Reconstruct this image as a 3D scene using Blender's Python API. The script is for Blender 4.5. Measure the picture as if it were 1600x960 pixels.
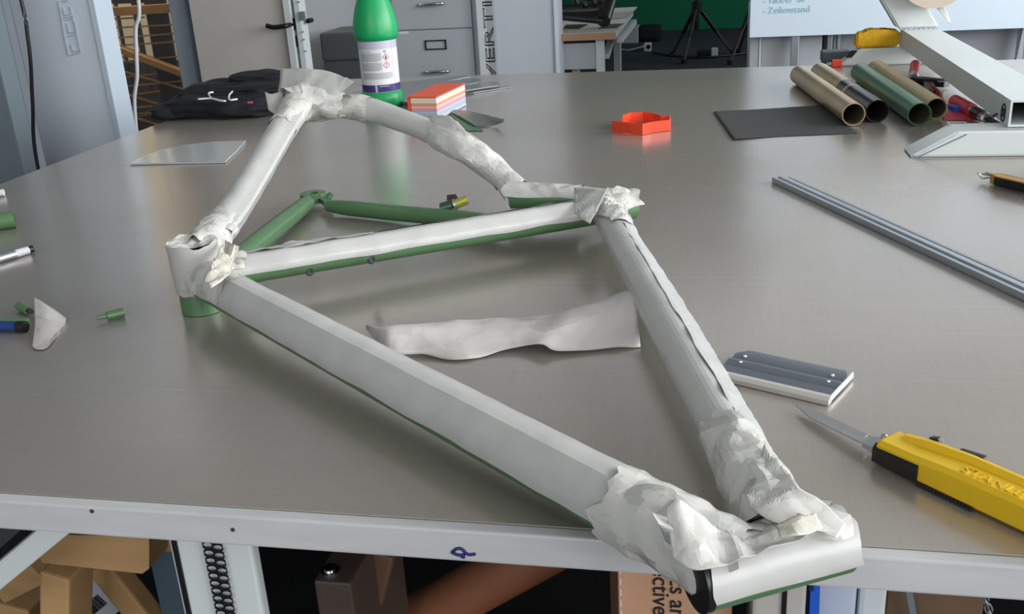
import bpy, bmesh, math, random
from mathutils import Vector, Matrix, noise
for o in list(bpy.data.objects): bpy.data.objects.remove(o)
SC = bpy.context.scene
COL = SC.collection
PI = math.pi
V = Vector
# ------------------------------------------------------------------ camera
TH = 0.92                                   # height of the table top above the floor
CAM = V((0, 0, TH + 0.36))
FPX, PITCH, ROLL, YAW = 1560.995, 0.368685, -0.060211, -0.214619
_f = V((math.sin(YAW)*math.cos(PITCH), math.cos(YAW)*math.cos(PITCH), -math.sin(PITCH)))
_r0 = V((math.cos(YAW), -math.sin(YAW), 0)); _u0 = _r0.cross(_f)
_R = _r0*math.cos(ROLL) + _u0*math.sin(ROLL); _U = _u0*math.cos(ROLL) - _r0*math.sin(ROLL)
cd = bpy.data.cameras.new('camera'); cam = bpy.data.objects.new('camera', cd); COL.objects.link(cam)
cd.sensor_width = 36; cd.lens = FPX*36/1600; cd.clip_start = 0.02; cd.clip_end = 60
cam.matrix_world = Matrix(((_R.x, _U.x, -_f.x, CAM.x), (_R.y, _U.y, -_f.y, CAM.y), (_R.z, _U.z, -_f.z, CAM.z), (0, 0, 0, 1)))
SC.camera = cam
# ------------------------------------------------------------------ colour, world, lights
SC.view_settings.view_transform = 'Standard'; SC.view_settings.look = 'None'
SC.view_settings.exposure = 0.17; SC.view_settings.gamma = 1.0; SC.view_settings.use_curve_mapping = False
SC.cycles.max_bounces = 8; SC.cycles.diffuse_bounces = 4; SC.cycles.glossy_bounces = 4
SC.cycles.transmission_bounces = 6; SC.cycles.transparent_max_bounces = 8
SC.cycles.caustics_reflective = False; SC.cycles.caustics_refractive = False
SC.cycles.sample_clamp_indirect = 4.0; SC.cycles.use_denoising = True
w = bpy.data.worlds.new('world'); SC.world = w; w.use_nodes = True
w.node_tree.nodes['Background'].inputs[0].default_value = (0.90, 0.95, 1.0, 1)
w.node_tree.nodes['Background'].inputs[1].default_value = 0.38
def area(name, loc, target, sx, sy, watts, col):
    l = bpy.data.lights.new(name, 'AREA'); l.shape = 'RECTANGLE'; l.size = sx; l.size_y = sy
    l.energy = watts; l.color = col
    o = bpy.data.objects.new(name, l); COL.objects.link(o); o.location = loc
    o.rotation_euler = (V(target)-V(loc)).to_track_quat('-Z', 'Y').to_euler()
    return o
# daylight from the tall windows along the right-hand wall, from a window behind at the right, and in the hall
area('window_daylight', (3.2, 1.9, 1.95), (0, 1.6, 1.0), 3.6, 1.7, 165, (0.95, 0.98, 1.0))
area('rear_window_daylight', (3.0, -1.3, 1.9), (0.2, 1.0, 0.9), 2.4, 1.6, 75, (0.96, 0.98, 1.0))
area('left_rear_fill', (-0.8, -2.8, 2.1), (-0.4, 2.0, 1.0), 3.0, 1.4, 34, (0.97, 0.98, 1.0))  # added fill to brighten the door and foam panel, no known window
area('hall_daylight', (3.6, 8.5, 2.4), (0, 8.8, 0.6), 3.0, 1.6, 60, (0.9, 0.97, 1.0))
area('yard_daylight', (-3.5, 4.9, 2.7), (-3.7, 6.1, 1.0), 1.2, 0.5, 60, (1.0, 0.90, 0.74))

def at(px, py, z):                         # point of the level z above the table top
    d = _f + _R*((px-800)/FPX) - _U*((py-480)/FPX)
    return CAM + d*((z-0.36)/d.z)
def onY(px, py, Y):                        # point of the upright plane at depth Y
    d = _f + _R*((px-800)/FPX) - _U*((py-480)/FPX)
    return CAM + d*(Y/d.y)

# ------------------------------------------------------------------ materials
def lin(c):
    return tuple(((x/255)/12.92 if x/255 <= .04045 else ((x/255+.055)/1.055)**2.4) for x in c)
MATS = {}
def mat(name, rgb, rough=0.5, metal=0.0, var=0.0, vscale=20, bump=0.0, bscale=200, stretch=None, spec=0.5, trans=0.0, alpha=1.0, coat=0.0):
    m = bpy.data.materials.new(name); m.use_nodes = True; nt = m.node_tree; b = nt.nodes['Principled BSDF']
    c = lin(rgb); b.inputs['Base Color'].default_value = (*c, 1); b.inputs['Roughness'].default_value = rough
    b.inputs['Metallic'].default_value = metal; b.inputs['Specular IOR Level'].default_value = spec
    b.inputs['Transmission Weight'].default_value = trans; b.inputs['Alpha'].default_value = alpha
    b.inputs['Coat Weight'].default_value = coat
    if var or bump:
        tc = nt.nodes.new('ShaderNodeTexCoord'); mp = nt.nodes.new('ShaderNodeMapping')
        nt.links.new(tc.outputs['Object'], mp.inputs[0])
        if stretch: mp.inputs['Scale'].default_value = stretch
    if var:
        n = nt.nodes.new('ShaderNodeTexNoise'); n.inputs['Scale'].default_value = vscale; n.inputs['Detail'].default_value = 5
        nt.links.new(mp.outputs[0], n.inputs[0])
        r = nt.nodes.new('ShaderNodeValToRGB'); nt.links.new(n.outputs[0], r.inputs[0])
        r.color_ramp.elements[0].position = .3; r.color_ramp.elements[1].position = .7
        r.color_ramp.elements[0].color = (*[x*(1-var) for x in c], 1); r.color_ramp.elements[1].color = (*[min(1, x*(1+var)) for x in c], 1)
        nt.links.new(r.outputs[0], b.inputs['Base Color'])
    if bump:
        n = nt.nodes.new('ShaderNodeTexNoise'); n.inputs['Scale'].default_value = bscale; n.inputs['Detail'].default_value = 4
        nt.links.new(mp.outputs[0], n.inputs[0])
        bp = nt.nodes.new('ShaderNodeBump'); bp.inputs['Strength'].default_value = bump; bp.inputs['Distance'].default_value = .002
        nt.links.new(n.outputs[0], bp.inputs['Height']); nt.links.new(bp.outputs[0], b.inputs['Normal'])
    MATS[name] = m; return m

def paper(name, rgb, rough, strength, scale, thin=0.0):
    m = bpy.data.materials.new(name); m.use_nodes = True; nt = m.node_tree; b = nt.nodes['Principled BSDF']; L = nt.links.new; N = nt.nodes.new
    c = lin(rgb); b.inputs['Roughness'].default_value = rough; b.inputs['Specular IOR Level'].default_value = .55
    tc = N('ShaderNodeTexCoord'); ad = None
    wn = N('ShaderNodeTexNoise'); wn.inputs['Scale'].default_value = 25; L(tc.outputs['Object'], wn.inputs[0])
    mixv = N('ShaderNodeVectorMath'); mixv.operation = 'MULTIPLY_ADD'; L(wn.outputs['Color'], mixv.inputs[0]); mixv.inputs[1].default_value = (.012,)*3; L(tc.outputs['Object'], mixv.inputs[2])
    for k, (sc, am) in enumerate(((scale, 1.0), (scale*2.3, .5))):
        v = N('ShaderNodeTexVoronoi'); v.inputs['Scale'].default_value = sc; L(mixv.outputs[0], v.inputs['Vector'])
        # flat facets: every cell is a plane tilted its own way
        sb = N('ShaderNodeVectorMath'); sb.operation = 'SUBTRACT'; L(mixv.outputs[0], sb.inputs[0])
        dv = N('ShaderNodeVectorMath'); dv.operation = 'MULTIPLY'; L(v.outputs['Position'], dv.inputs[0]); dv.inputs[1].default_value = (1, 1, 1); L(dv.outputs[0], sb.inputs[1])
        cc = N('ShaderNodeVectorMath'); cc.operation = 'SUBTRACT'; L(v.outputs['Color'], cc.inputs[0]); cc.inputs[1].default_value = (.5, .5, .5)
        dt = N('ShaderNodeVectorMath'); dt.operation = 'DOT_PRODUCT'; L(sb.outputs[0], dt.inputs[0]); L(cc.outputs[0], dt.inputs[1])
        ml = N('ShaderNodeMath'); ml.operation = 'MULTIPLY'; L(dt.outputs['Value'], ml.inputs[0]); ml.inputs[1].default_value = am
        if ad is None: ad = ml.outputs[0]
        else:
            q = N('ShaderNodeMath'); q.operation = 'ADD'; L(ad, q.inputs[0]); L(ml.outputs[0], q.inputs[1]); ad = q.outputs[0]
    bp = N('ShaderNodeBump'); bp.inputs['Strength'].default_value = strength; bp.inputs['Distance'].default_value = 1.0
    L(ad, bp.inputs['Height']); L(bp.outputs[0], b.inputs['Normal'])
    n = N('ShaderNodeTexNoise'); n.inputs['Scale'].default_value = 40; L(tc.outputs['Object'], n.inputs[0])
    r = N('ShaderNodeValToRGB'); L(n.outputs[0], r.inputs[0]); r.color_ramp.elements[0].position = .3; r.color_ramp.elements[1].position = .7
    r.color_ramp.elements[0].color = (*[x*.95 for x in c], 1); r.color_ramp.elements[1].color = (*c, 1); L(r.outputs[0], b.inputs['Base Color'])
    if thin:                                 # a single free layer lets light through
        tl = N('ShaderNodeBsdfTranslucent'); L(r.outputs[0], tl.inputs[0]); L(bp.outputs[0], tl.inputs['Normal'])
        ms = N('ShaderNodeMixShader'); ms.inputs[0].default_value = thin; L(b.outputs[0], ms.inputs[1]); L(tl.outputs[0], ms.inputs[2])
        L(ms.outputs[0], nt.nodes['Material Output'].inputs['Surface'])
    return m
PAPER = paper('masking_paper', (190, 189, 186), .32, .07, 30)
PAPER_CR = paper('masking_paper_crumpled', (204, 202, 196), .24, .42, 42)
PAPER_CREAM = paper('masking_tape_cream', (203, 199, 186), .26, .45, 50)
PAPER_LOOSE = paper('loose_masking_paper', (226, 220, 217), .42, .25, 24, .2)
PAPER_FLAP = paper('free_masking_paper', (214, 213, 209), .32, .30, 34, .35)
GREEN = mat('frame_green', (88, 124, 86), .32, spec=.5, var=.06, vscale=12)
WHITE_STEEL = mat('white_steel', (214, 220, 219), .38, var=.02, vscale=8)
WHITE_PAINT = mat('white_paint', (214, 219, 226), .7, var=.02, vscale=3)
CEIL = mat('ceiling_white', (205, 205, 202), .9)
PANEL_GREY = mat('panel_grey', (112, 124, 130), .6, var=.04, vscale=4)
FOAM = mat('white_foam_board', (214, 222, 232), .7, var=.02, vscale=6)
FOAM_EDGE = mat('foam_board_edge', (196, 208, 220), .7)
EMBOSS = mat('emboss_grey', (182, 192, 204), .7)
FRAME_BLUE = mat('frame_blue_grey', (136, 148, 162), .5)
JAMB = mat('jamb_grey', (166, 174, 184), .55)
DOOR = mat('door_beige_grey', (212, 204, 196), .55, var=.04, vscale=3)
CAB = mat('cabinet_grey', (176, 181, 186), .5, var=.02, vscale=5)
CAB_DARK = mat('dark_grey_plastic', (74, 80, 84), .5)
BLACK = mat('black_plastic', (18, 18, 20), .35)
BLACK_MATTE = mat('black_matte', (14, 14, 16), .8)
CHROME = mat('chrome', (210, 212, 215), .15, metal=1)
ALU = mat('aluminium', (186, 190, 196), .32, metal=.85)
WOOD_SC = mat('scaffold_wood', (150, 108, 56), .6, var=.25, vscale=8)
RUST = mat('scaffold_dark', (38, 27, 20), .7, var=.2, vscale=6)
BEIGE_WALL = mat('yard_wall', (176, 162, 140), .8, var=.1, vscale=2)
CLOTH = mat('navy_black_cloth', (13, 15, 21), .85, var=.3, vscale=25, bump=.4, bscale=60)
CORD_W = mat('white_cord', (222, 222, 224), .5)
BOTTLE = mat('bottle_green', (14, 158, 92), .35, spec=.5)
LABEL = mat('label_white', (222, 222, 226), .4)
LABEL_LILAC = mat('label_lilac', (188, 186, 204), .4)
LABEL_PURPLE = mat('label_purple', (66, 52, 112), .4)
LABEL_TEXT = mat('label_text_grey', (150, 156, 154), .5)
INK_BLACK = mat('ink_black', (32, 32, 34), .5)
INK_RED = mat('ink_red', (196, 60, 70), .5)
INK_BLUE = mat('ink_blue', (34, 36, 104), .5)
INK_TEAL = mat('ink_teal', (150, 196, 204), .5)
ORANGE = mat('orange_plastic', (240, 74, 42), .4)
ORANGE_CARD = mat('orange_card', (236, 88, 50), .5)
GREY_ACR = mat('smoky_acrylic', (112, 114, 118), .15, spec=.6)
ACRYLIC = mat('pale_acrylic', (186, 188, 190), .12, spec=.6)
CLEAR = mat('clear_acrylic', (215, 218, 220), .08, trans=.85)
GREEN_SHEET = mat('green_sheet', (46, 110, 66), .4)
FROST = mat('frosted_film', (150, 160, 152), .35, trans=.55)
SANDPAPER = mat('sandpaper_grey', (62, 62, 62), .85, bump=.3, bscale=700)
BRASS = mat('brass_lacquer', (190, 168, 130), .3, metal=.55, var=.12, vscale=10)
TAN_TUBE = mat('tan_tube', (178, 156, 116), .4, var=.06)
BLACK_TUBE = mat('black_gloss', (22, 22, 26), .22)
GREEN_TUBE = mat('green_tube', (62, 110, 78), .28)
TUBE_IN = mat('tube_bore', (92, 86, 72), .5)
SPONGE = mat('yellow_sponge', (222, 172, 30), .9, var=.12, vscale=80, bump=.8, bscale=200)
TAPE_TAN = mat('tape_tan', (204, 188, 170), .5)
TAPE_CORE = mat('tape_core', (120, 112, 108), .6)
RED = mat('red_plastic', (200, 48, 52), .4)
BLUE = mat('blue_plastic', (36, 92, 200), .4)
PINK = mat('red_film', (214, 70, 84), .4)
YELLOW = mat('knife_yellow', (226, 184, 28), .42, var=.03)
STEEL = mat('blade_steel', (168, 168, 166), .3, metal=.8)
SQ_GREY = mat('squeegee_grey', (92, 98, 106), .35, spec=.5)
SQ_EDGE = mat('felt_edge', (186, 182, 176), .7)
NAVY = mat('navy_plastic', (26, 44, 84), .35)
GOLD = mat('gold_anodised', (196, 150, 70), .35, metal=.5)
WOOD = mat('trestle_wood', (194, 154, 106), .6, var=.14, vscale=6, stretch=(1, 1, 5))
BLUEGREY = mat('blue_grey_panel', (72, 92, 106), .6)
DARKBROWN = mat('dark_steel_brown', (66, 54, 48), .5)
CARD = mat('cardboard', (190, 146, 116), .75, var=.07, vscale=5, stretch=(6, 6, .6))
CARD_IN = mat('cardboard_side', (120, 84, 62), .8)
BROWN_TUBE = mat('brown_card_tube', (142, 88, 60), .65, var=.18, vscale=12)
BROWN_PANEL = mat('brown_panel', (110, 86, 64), .6, var=.15, vscale=5)
NAVY_CLOTH = mat('dark_navy_sheet', (16, 20, 32), .8)
LIGHTBLUE = mat('pale_grey_plastic', (196, 204, 216), .5)
CARPET = mat('hall_carpet', (40, 46, 58), .95, var=.2, vscale=60)
FLOOR = mat('workshop_floor', (88, 88, 86), .6, var=.1, vscale=4)
GREEN_WALL = mat('chroma_green', (0, 112, 76), .8)
PRINT = mat('print_grey', (96, 92, 88), .5)
WB = mat('whiteboard_white', (206, 218, 230), .3)
GREY_BOARD = mat('grey_board', (172, 174, 180), .5)
BOX_BROWN = mat('brown_box', (112, 76, 54), .7)

def table_metal():
    m = bpy.data.materials.new('brushed_table_sheet'); m.use_nodes = True; nt = m.node_tree; b = nt.nodes['Principled BSDF']
    L = nt.links.new; N = nt.nodes.new
    tc = N('ShaderNodeTexCoord')
    def nz(scale, st, det=4):
        mp = N('ShaderNodeMapping'); mp.inputs['Scale'].default_value = st; L(tc.outputs['Object'], mp.inputs[0])
        n = N('ShaderNodeTexNoise'); n.inputs['Scale'].default_value = scale; n.inputs['Detail'].default_value = det; L(mp.outputs[0], n.inputs[0]); return n.outputs[0]
    gx = nz(60, (.25, 9, 1)); gy = nz(60, (9, .3, 1)); bl = nz(3, (1, 1, 1), 6); sc = nz(9, (.12, 34, 1), 2)
    mx = N('ShaderNodeMath'); mx.operation = 'ADD'; L(gx, mx.inputs[0]); L(gy, mx.inputs[1])
    r = N('ShaderNodeValToRGB'); L(mx.outputs[0], r.inputs[0])
    r.color_ramp.elements[0].position = .70; r.color_ramp.elements[1].position = 1.3
    r.color_ramp.elements[0].color = (*lin((184, 176, 168)), 1); r.color_ramp.elements[1].color = (*lin((189, 181, 173)), 1)
    # worn stains of its own, mostly greenish-brown near the front edge
    r2 = N('ShaderNodeValToRGB'); L(bl, r2.inputs[0]); r2.color_ramp.elements[0].position = .45; r2.color_ramp.elements[1].position = .8
    r2.color_ramp.elements[0].color = (1, 1, 1, 1); r2.color_ramp.elements[1].color = (.86, .85, .80, 1)
    mm = N('ShaderNodeMix'); mm.data_type = 'RGBA'; mm.blend_type = 'MULTIPLY'; mm.inputs[0].default_value = 1
    L(r.outputs[0], mm.inputs[6]); L(r2.outputs[0], mm.inputs[7]); L(mm.outputs[2], b.inputs['Base Color'])
    scr = N('ShaderNodeValToRGB'); L(sc, scr.inputs[0]); scr.color_ramp.elements[0].position = .66; scr.color_ramp.elements[1].position = .72
    scr.color_ramp.elements[0].color = (0, 0, 0, 1); scr.color_ramp.elements[1].color = (.35, .35, .35, 1)
    mm2 = N('ShaderNodeMix'); mm2.data_type = 'RGBA'; L(scr.outputs[0], mm2.inputs[0]); L(mm.outputs[2], mm2.inputs[6]); mm2.inputs[7].default_value = (.62, .60, .55, 1); L(mm2.outputs[2], b.inputs['Base Color'])
    b.inputs['Metallic'].default_value = .58
    mr = N('ShaderNodeMapRange'); L(bl, mr.inputs[0]); mr.inputs[3].default_value = .17; mr.inputs[4].default_value = .27; L(mr.outputs[0], b.inputs['Roughness'])
    bp = N('ShaderNodeBump'); bp.inputs['Strength'].default_value = .03; bp.inputs['Distance'].default_value = .0006
    L(mx.outputs[0], bp.inputs['Height']); L(bp.outputs[0], b.inputs['Normal'])
    return m
TABLE = table_metal()

# ------------------------------------------------------------------ builders
def obj(name, bm, m, parent=None, smooth=None, kind=None, label=None):
    bmesh.ops.recalc_face_normals(bm, faces=bm.faces)
    me = bpy.data.meshes.new(name); bm.to_mesh(me); bm.free()
    if smooth is not None:
        me.polygons.foreach_set('use_smooth', [True]*len(me.polygons))
        if smooth < 3: me.set_sharp_from_angle(angle=smooth)
    o = bpy.data.objects.new(name, me); COL.objects.link(o)
    for mm in (m if isinstance(m, (list, tuple)) else [m]): me.materials.append(mm)
    if parent is not None:
        o.parent = parent; o.matrix_parent_inverse = wm(parent).inverted()
    if kind: o['kind'] = kind
    if label: o['label'] = label
    return o
def wm(o):
    l = o.matrix_basis.copy()
    return (wm(o.parent) @ o.matrix_parent_inverse @ l) if o.parent else l
def thing(name, label, cat, loc=(0, 0, 0), group=None):
    o = bpy.data.objects.new(name, None); COL.objects.link(o); o.location = loc; o.empty_display_size = .05
    o['label'] = label; o['category'] = cat
    if group: o['group'] = group
    return o
def tag(o, label, cat, group=None):
    o['label'] = label; o['category'] = cat
    if group: o['group'] = group
    return o
def B(): return bmesh.new()
def box(bm, lo, hi, bev=0.0, mtx=None):
    lo, hi = V(lo), V(hi)
    r = bmesh.ops.create_cube(bm, size=1); vs = r['verts']
    for v in vs:
        v.co = V(((lo.x+hi.x)/2 + v.co.x*(hi.x-lo.x), (lo.y+hi.y)/2 + v.co.y*(hi.y-lo.y), (lo.z+hi.z)/2 + v.co.z*(hi.z-lo.z)))
    if bev:
        es = list({e for v in vs for e in v.link_edges})
        r = bmesh.ops.bevel(bm, geom=es, offset=bev, segments=2, affect='EDGES', profile=.6)
        vs = list({v for f in r['faces'] for v in f.verts} | {v for v in vs if v.is_valid})
    if mtx:
        for v in vs: v.co = mtx @ v.co
    return bm
def frames(path):
    out = []; n = len(path)
    for i in range(n):
        t = (path[min(i+1, n-1)]-path[max(i-1, 0)]).normalized()
        s = t.cross(V((0, 0, 1)))
        if s.length < .05: s = out[-1][1].copy() if out else V((1, 0, 0))
        s = (s - t*s.dot(t)).normalized(); out.append((t, s, s.cross(t)))
    return out
def tube(bm, path, rad, seg=20, caps=True, oval=1.0):
    path = [V(p) for p in path]; fr = frames(path); rings = []
    for i, p in enumerate(path):
        r = rad[i] if isinstance(rad, (list, tuple)) else rad
        t, s, u = fr[i]
        rings.append([bm.verts.new(p + (s*math.cos(k*2*PI/seg)*oval + u*math.sin(k*2*PI/seg))*r) for k in range(seg)])
    for a, b in zip(rings, rings[1:]):
        for k in range(seg): bm.faces.new((a[k], a[(k+1) % seg], b[(k+1) % seg], b[k]))
    if caps:
        bm.faces.new(rings[0][::-1]); bm.faces.new(rings[-1])
    return bm
def pipe(bm, a, b, ro, ri, seg=28):          # hollow tube open at both ends
    a, b = V(a), V(b); t, s, u = frames([a, b])[0]
    R = []
    for p, r in ((a, ro), (b, ro), (b, ri), (a, ri)):
        R.append([bm.verts.new(p + (s*math.cos(k*2*PI/seg) + u*math.sin(k*2*PI/seg))*r) for k in range(seg)])
    for i in range(4):
        A, C = R[i], R[(i+1) % 4]
        for k in range(seg): bm.faces.new((A[k], A[(k+1) % seg], C[(k+1) % seg], C[k]))
    return bm
def lathe(bm, prof, c, seg=32, axis=None):
    c = V(c); rings = []
    q = axis.to_track_quat('Z', 'Y').to_matrix() if axis else Matrix.Identity(3)
    for r, z in prof:
        rings.append([bm.verts.new(c + q @ V((r*math.cos(k*2*PI/seg), r*math.sin(k*2*PI/seg), z))) for k in range(seg)])
    for a, b in zip(rings, rings[1:]):
        for k in range(seg): bm.faces.new((a[k], a[(k+1) % seg], b[(k+1) % seg], b[k]))
    bm.faces.new(rings[0][::-1]); bm.faces.new(rings[-1])
    return bm
def prism(bm, pts, d):                       # polygon pts swept by vector d
    d = V(d); a = [bm.verts.new(V(p)) for p in pts]; b = [bm.verts.new(V(p)+d) for p in pts]; n = len(a)
    bm.faces.new(a[::-1]); bm.faces.new(b)
    for i in range(n): bm.faces.new((a[i], a[(i+1) % n], b[(i+1) % n], b[i]))
    return bm
def bar(bm, a, b, wd, ht, up=V((0, 0, 1)), bev=0.0):  # rectangular bar between two points
    a, b = V(a), V(b); t = (b-a).normalized(); s = t.cross(up)
    if s.length < .05: s = V((1, 0, 0))
    s.normalize(); u = s.cross(t); L = (b-a).length
    m = Matrix(((t.x, s.x, u.x, a.x), (t.y, s.y, u.y, a.y), (t.z, s.z, u.z, a.z), (0, 0, 0, 1)))
    return box(bm, (0, -wd/2, -ht/2), (L, wd/2, ht/2), bev, m)
def smooth_path(pts, n):
    pts = [V(p) for p in pts]; P = [pts[0]*2-pts[1]] + pts + [pts[-1]*2-pts[-2]]; out = []; m = len(pts)-1
    for i in range(n+1):
        t = i/n*m; k = min(int(t), m-1); u = t-k; a, b, c, d = P[k:k+4]
        out.append(.5*((2*b) + (c-a)*u + (2*a-5*b+4*c-d)*u*u + (3*b-a-3*c+d)*u*u*u))
    return out
def interp(tab, t):
    if not isinstance(tab, (list, tuple)): return tab
    for (t0, v0), (t1, v1) in zip(tab, tab[1:]):
        if t <= t1: return v0 + (v1-v0)*max(0, min(1, (t-t0)/(t1-t0+1e-9)))
    return tab[-1][1]
_DIRS = {}
def crum(p, seed, f):                        # crumpled-paper relief, about -1..1: flat panels meeting in straight creases
    if seed not in _DIRS:
        r = random.Random(seed*13+1); D = []
        for k in range(5):
            d = V((r.gauss(0, 1), r.gauss(0, 1), r.gauss(0, 1))).normalized(); D.append((d, r.uniform(.55, 1.5), r.uniform(0, 1)))
        _DIRS[seed] = D
    w1 = noise.noise(p*f*.55+V((seed*3.1, 0, 0)))*.28; w2 = noise.noise(p*f*.8+V((0, seed*2.3, 5)))
    h = 0; q = p+V((noise.noise(p*f), noise.noise(p*f+V((7, 0, 0))), noise.noise(p*f+V((0, 9, 0)))))*(.05/f)
    for k, (d, s, ph) in enumerate(_DIRS[seed]):
        x = q.dot(d)*f*.95*s+ph+w1*(1 if k % 2 else -1); x -= math.floor(x)
        h += (abs(x-.5)*4-1)*(.6+.55*w2*(1 if k % 2 else -1))*(.75 if s < 1 else .5)
    return h*.6
def wrap(name, parent, pts, rad, a0, a1, amp, seed, cell=.007, ridge=None, edge=.15, freq=55, m=None, up=None, rag=.006):
    """paper strip laid round a tube: angles a0..a1 (degrees, 0 = up) along pts, relief amp (table over 0..1)"""
    rnd = random.Random(seed); bm = B(); cell = cell*.55
    pts = [V(p) for p in pts]; L = sum((b-a).length for a, b in zip(pts, pts[1:]))
    nL = max(6, int(L/cell)); path = smooth_path(pts, nL); fr = frames(path)
    r0 = interp(rad, .5); nA = max(8, int(r0*math.radians(a1-a0)/cell)); full = a1-a0 >= 359
    rows = []
    for i in range(nL+1):
        t = i/nL; p = path[i]; T, S, Uv = fr[i]; R = interp(rad, t); A = interp(amp, t); row = []
        e0 = edge*noise.noise(V((t*L*22, seed, 1)))*2; e1 = edge*noise.noise(V((t*L*22, seed, 9)))*2
        for j in range(nA if full else nA+1):
            u = j/nA; a = math.radians(a0+(a1-a0)*u)
            if not full: a += e0*(1-u)**4 + e1*u**4
            inner = 0 < i < nL and (full or 0 < j < nA)
            jit = .22*cell if inner and A > .0011 else 0
            a += rnd.uniform(-1, 1)*jit/R
            q = p + T*rnd.uniform(-1, 1)*jit
            if i in (0, nL): q = q + T*(rag*crum(V((a, 0, 0)), seed, 1.5))
            d = Uv*math.cos(a) + S*math.sin(a)
            rr = R + A*crum(q+d*R, seed, freq)
            if ridge:
                for ra, h, wdt in ridge: rr += interp(h, t)*math.exp(-((math.degrees(a)-ra)/wdt)**2)
            row.append(bm.verts.new(q+d*max(rr, R*.9)))
        rows.append(row)
    n = len(rows[0])
    for i in range(nL):
        flat = False
        for j in range(n if full else n-1):
            a, b, c, d = rows[i][j], rows[i][(j+1) % n], rows[i+1][(j+1) % n], rows[i+1][j]
            fs = ((a, b, c), (a, c, d)) if rnd.random() < .5 else ((a, b, d), (b, c, d))
            for f in fs: bm.faces.new(f).smooth = not flat
    return obj(name, bm, m or (PAPER_CR if name == 'paper_crumple' else PAPER), parent, smooth=.16)
def crumple_cap(name, parent, c, r, dip, seed, m, rings=12, seg=44, amp=.004, freq=75):
    """crumpled paper closing the top of an upright sleeve"""
    bm = B(); rows = []
    for i in range(rings+1):
        u = i/rings; row = []
        for k in range(seg):
            a = 2*PI*k/seg; p = c+V((r*(1-u)*math.cos(a), r*(1-u)*math.sin(a), -dip*math.sin(u*PI/2)))
            p.z += amp*crum(p, seed, freq)*(.25+.75*math.sin(min(1, u*1.6)*PI*.6)); row.append(bm.verts.new(p))
        rows.append(row)
    for a, b in zip(rows, rows[1:]):
        for k in range(seg): bm.faces.new((a[k], a[(k+1) % seg], b[(k+1) % seg], b[k]))
    return obj(name, bm, m, parent, smooth=.16)
def sheet(name, parent, top, bot, nu, nv, relief, seed, m, bow=0.0, thick=.0004, freq=30, smooth=True, crease=True):
    """paper between two edge polylines"""
    nu, nv = int(nu*1.7), int(nv*1.7)
    A = smooth_path(top, nu); Bp = smooth_path(bot, nu); bm = B(); rows = []
    for i in range(nu+1):
        row = []
        for j in range(nv+1):
            u = j/nv; p = A[i].lerp(Bp[i], u)
            nrm = V((0, 0, 1)) if abs((Bp[i]-A[i]).normalized().z) < .8 else V((0, -1, 0))
            p = p + nrm*(bow*math.sin(PI*u) + relief*(crum(p, seed, freq)))
            row.append(bm.verts.new(p))
        rows.append(row)
    rnd = random.Random(seed)
    for i in range(nu):
        for j in range(nv):
            a, b, c, d = rows[i][j], rows[i][j+1], rows[i+1][j+1], rows[i+1][j]
            fs = ((a, b, c), (a, c, d)) if rnd.random() < .5 else ((a, b, d), (b, c, d))
            for f in fs: bm.faces.new(f)
    o = obj(name, bm, m, parent, smooth=.16)
    if thick:
        md = o.modifiers.new('solid', 'SOLIDIFY'); md.thickness = thick
    return o
def text(name, body, size, mtx, m, parent, ext=.0004, kind=None, outline=0.0):
    cu = bpy.data.curves.new(name, 'FONT'); cu.body = body; cu.size = size; cu.extrude = ext
    if outline:
        cu.fill_mode = 'NONE'; cu.extrude = 0; cu.bevel_depth = outline; cu.bevel_resolution = 0; cu.resolution_u = 3
    t = bpy.data.objects.new(name+'_curve', cu); COL.objects.link(t)
    bpy.context.view_layer.update()
    me = bpy.data.meshes.new_from_object(t.evaluated_get(bpy.context.evaluated_depsgraph_get()))
    bpy.data.objects.remove(t)
    me.transform(mtx); me.materials.clear(); me.materials.append(m); me.name = name
    o = bpy.data.objects.new(name, me); COL.objects.link(o)
    if parent is not None:
        o.parent = parent; o.matrix_parent_inverse = wm(parent).inverted()
    return o
def axes(o, x, y):                           # matrix with text x and y directions
    x = V(x).normalized(); y = V(y); y = (y-x*y.dot(x)).normalized(); z = x.cross(y); o = V(o)
    return Matrix(((x.x, y.x, z.x, o.x), (x.y, y.y, z.y, o.y), (x.z, y.z, z.z, o.z), (0, 0, 0, 1)))
def Z(z): return V((0, 0, z))
# ================================================================== THE ROOM
def struct(name, bm, m, parent=None, label=None):
    o = obj(name, bm, m, parent)
    if parent is None: o['kind'] = 'structure'
    if label: o['label'] = label
    return o
CH = 3.0
struct('floor', box(B(), (-6, -3.2, -.1), (4, 4.9, 0)), FLOOR)
struct('trim_1', box(B(), (-6, 4.9, -.1), (4.6, 12.4, 0)), CARPET, label='dark carpet floor of the hall behind')
struct('ceiling', box(B(), (-6, -3.2, CH), (4.6, 12.4, CH+.1)), CEIL)
struct('wall_back', box(B(), (-1.09, 4.9, 0), (-.775, 5.02, CH)), WHITE_PAINT, label='white wall at the edge of the hall opening')
struct('trim_2', box(B(), (-.775, 4.88, 0), (-.757, 5.04, CH), .002), mat('trim_white', (235, 240, 250), .5), label='bright white corner trim of the hall opening')
struct('trim_3', box(B(), (-.775, 4.9, 2.35), (.5, 5.02, CH)), WHITE_PAINT, label='white lintel above the hall opening')
struct('wall_yard', box(B(), (-6, 4.2, 0), (-2.86, 4.32, CH)), WHITE_PAINT)
struct('wall_left_blocker', box(B(), (-3.3, -3.2, 0), (-3.2, 4.2, CH)), PANEL_GREY)  # unseen wall, added to block world light from the left
struct('trim_4', box(B(), (-2.86, 4.2, 2.7), (-2.36, 4.32, CH)), WHITE_PAINT)
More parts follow.
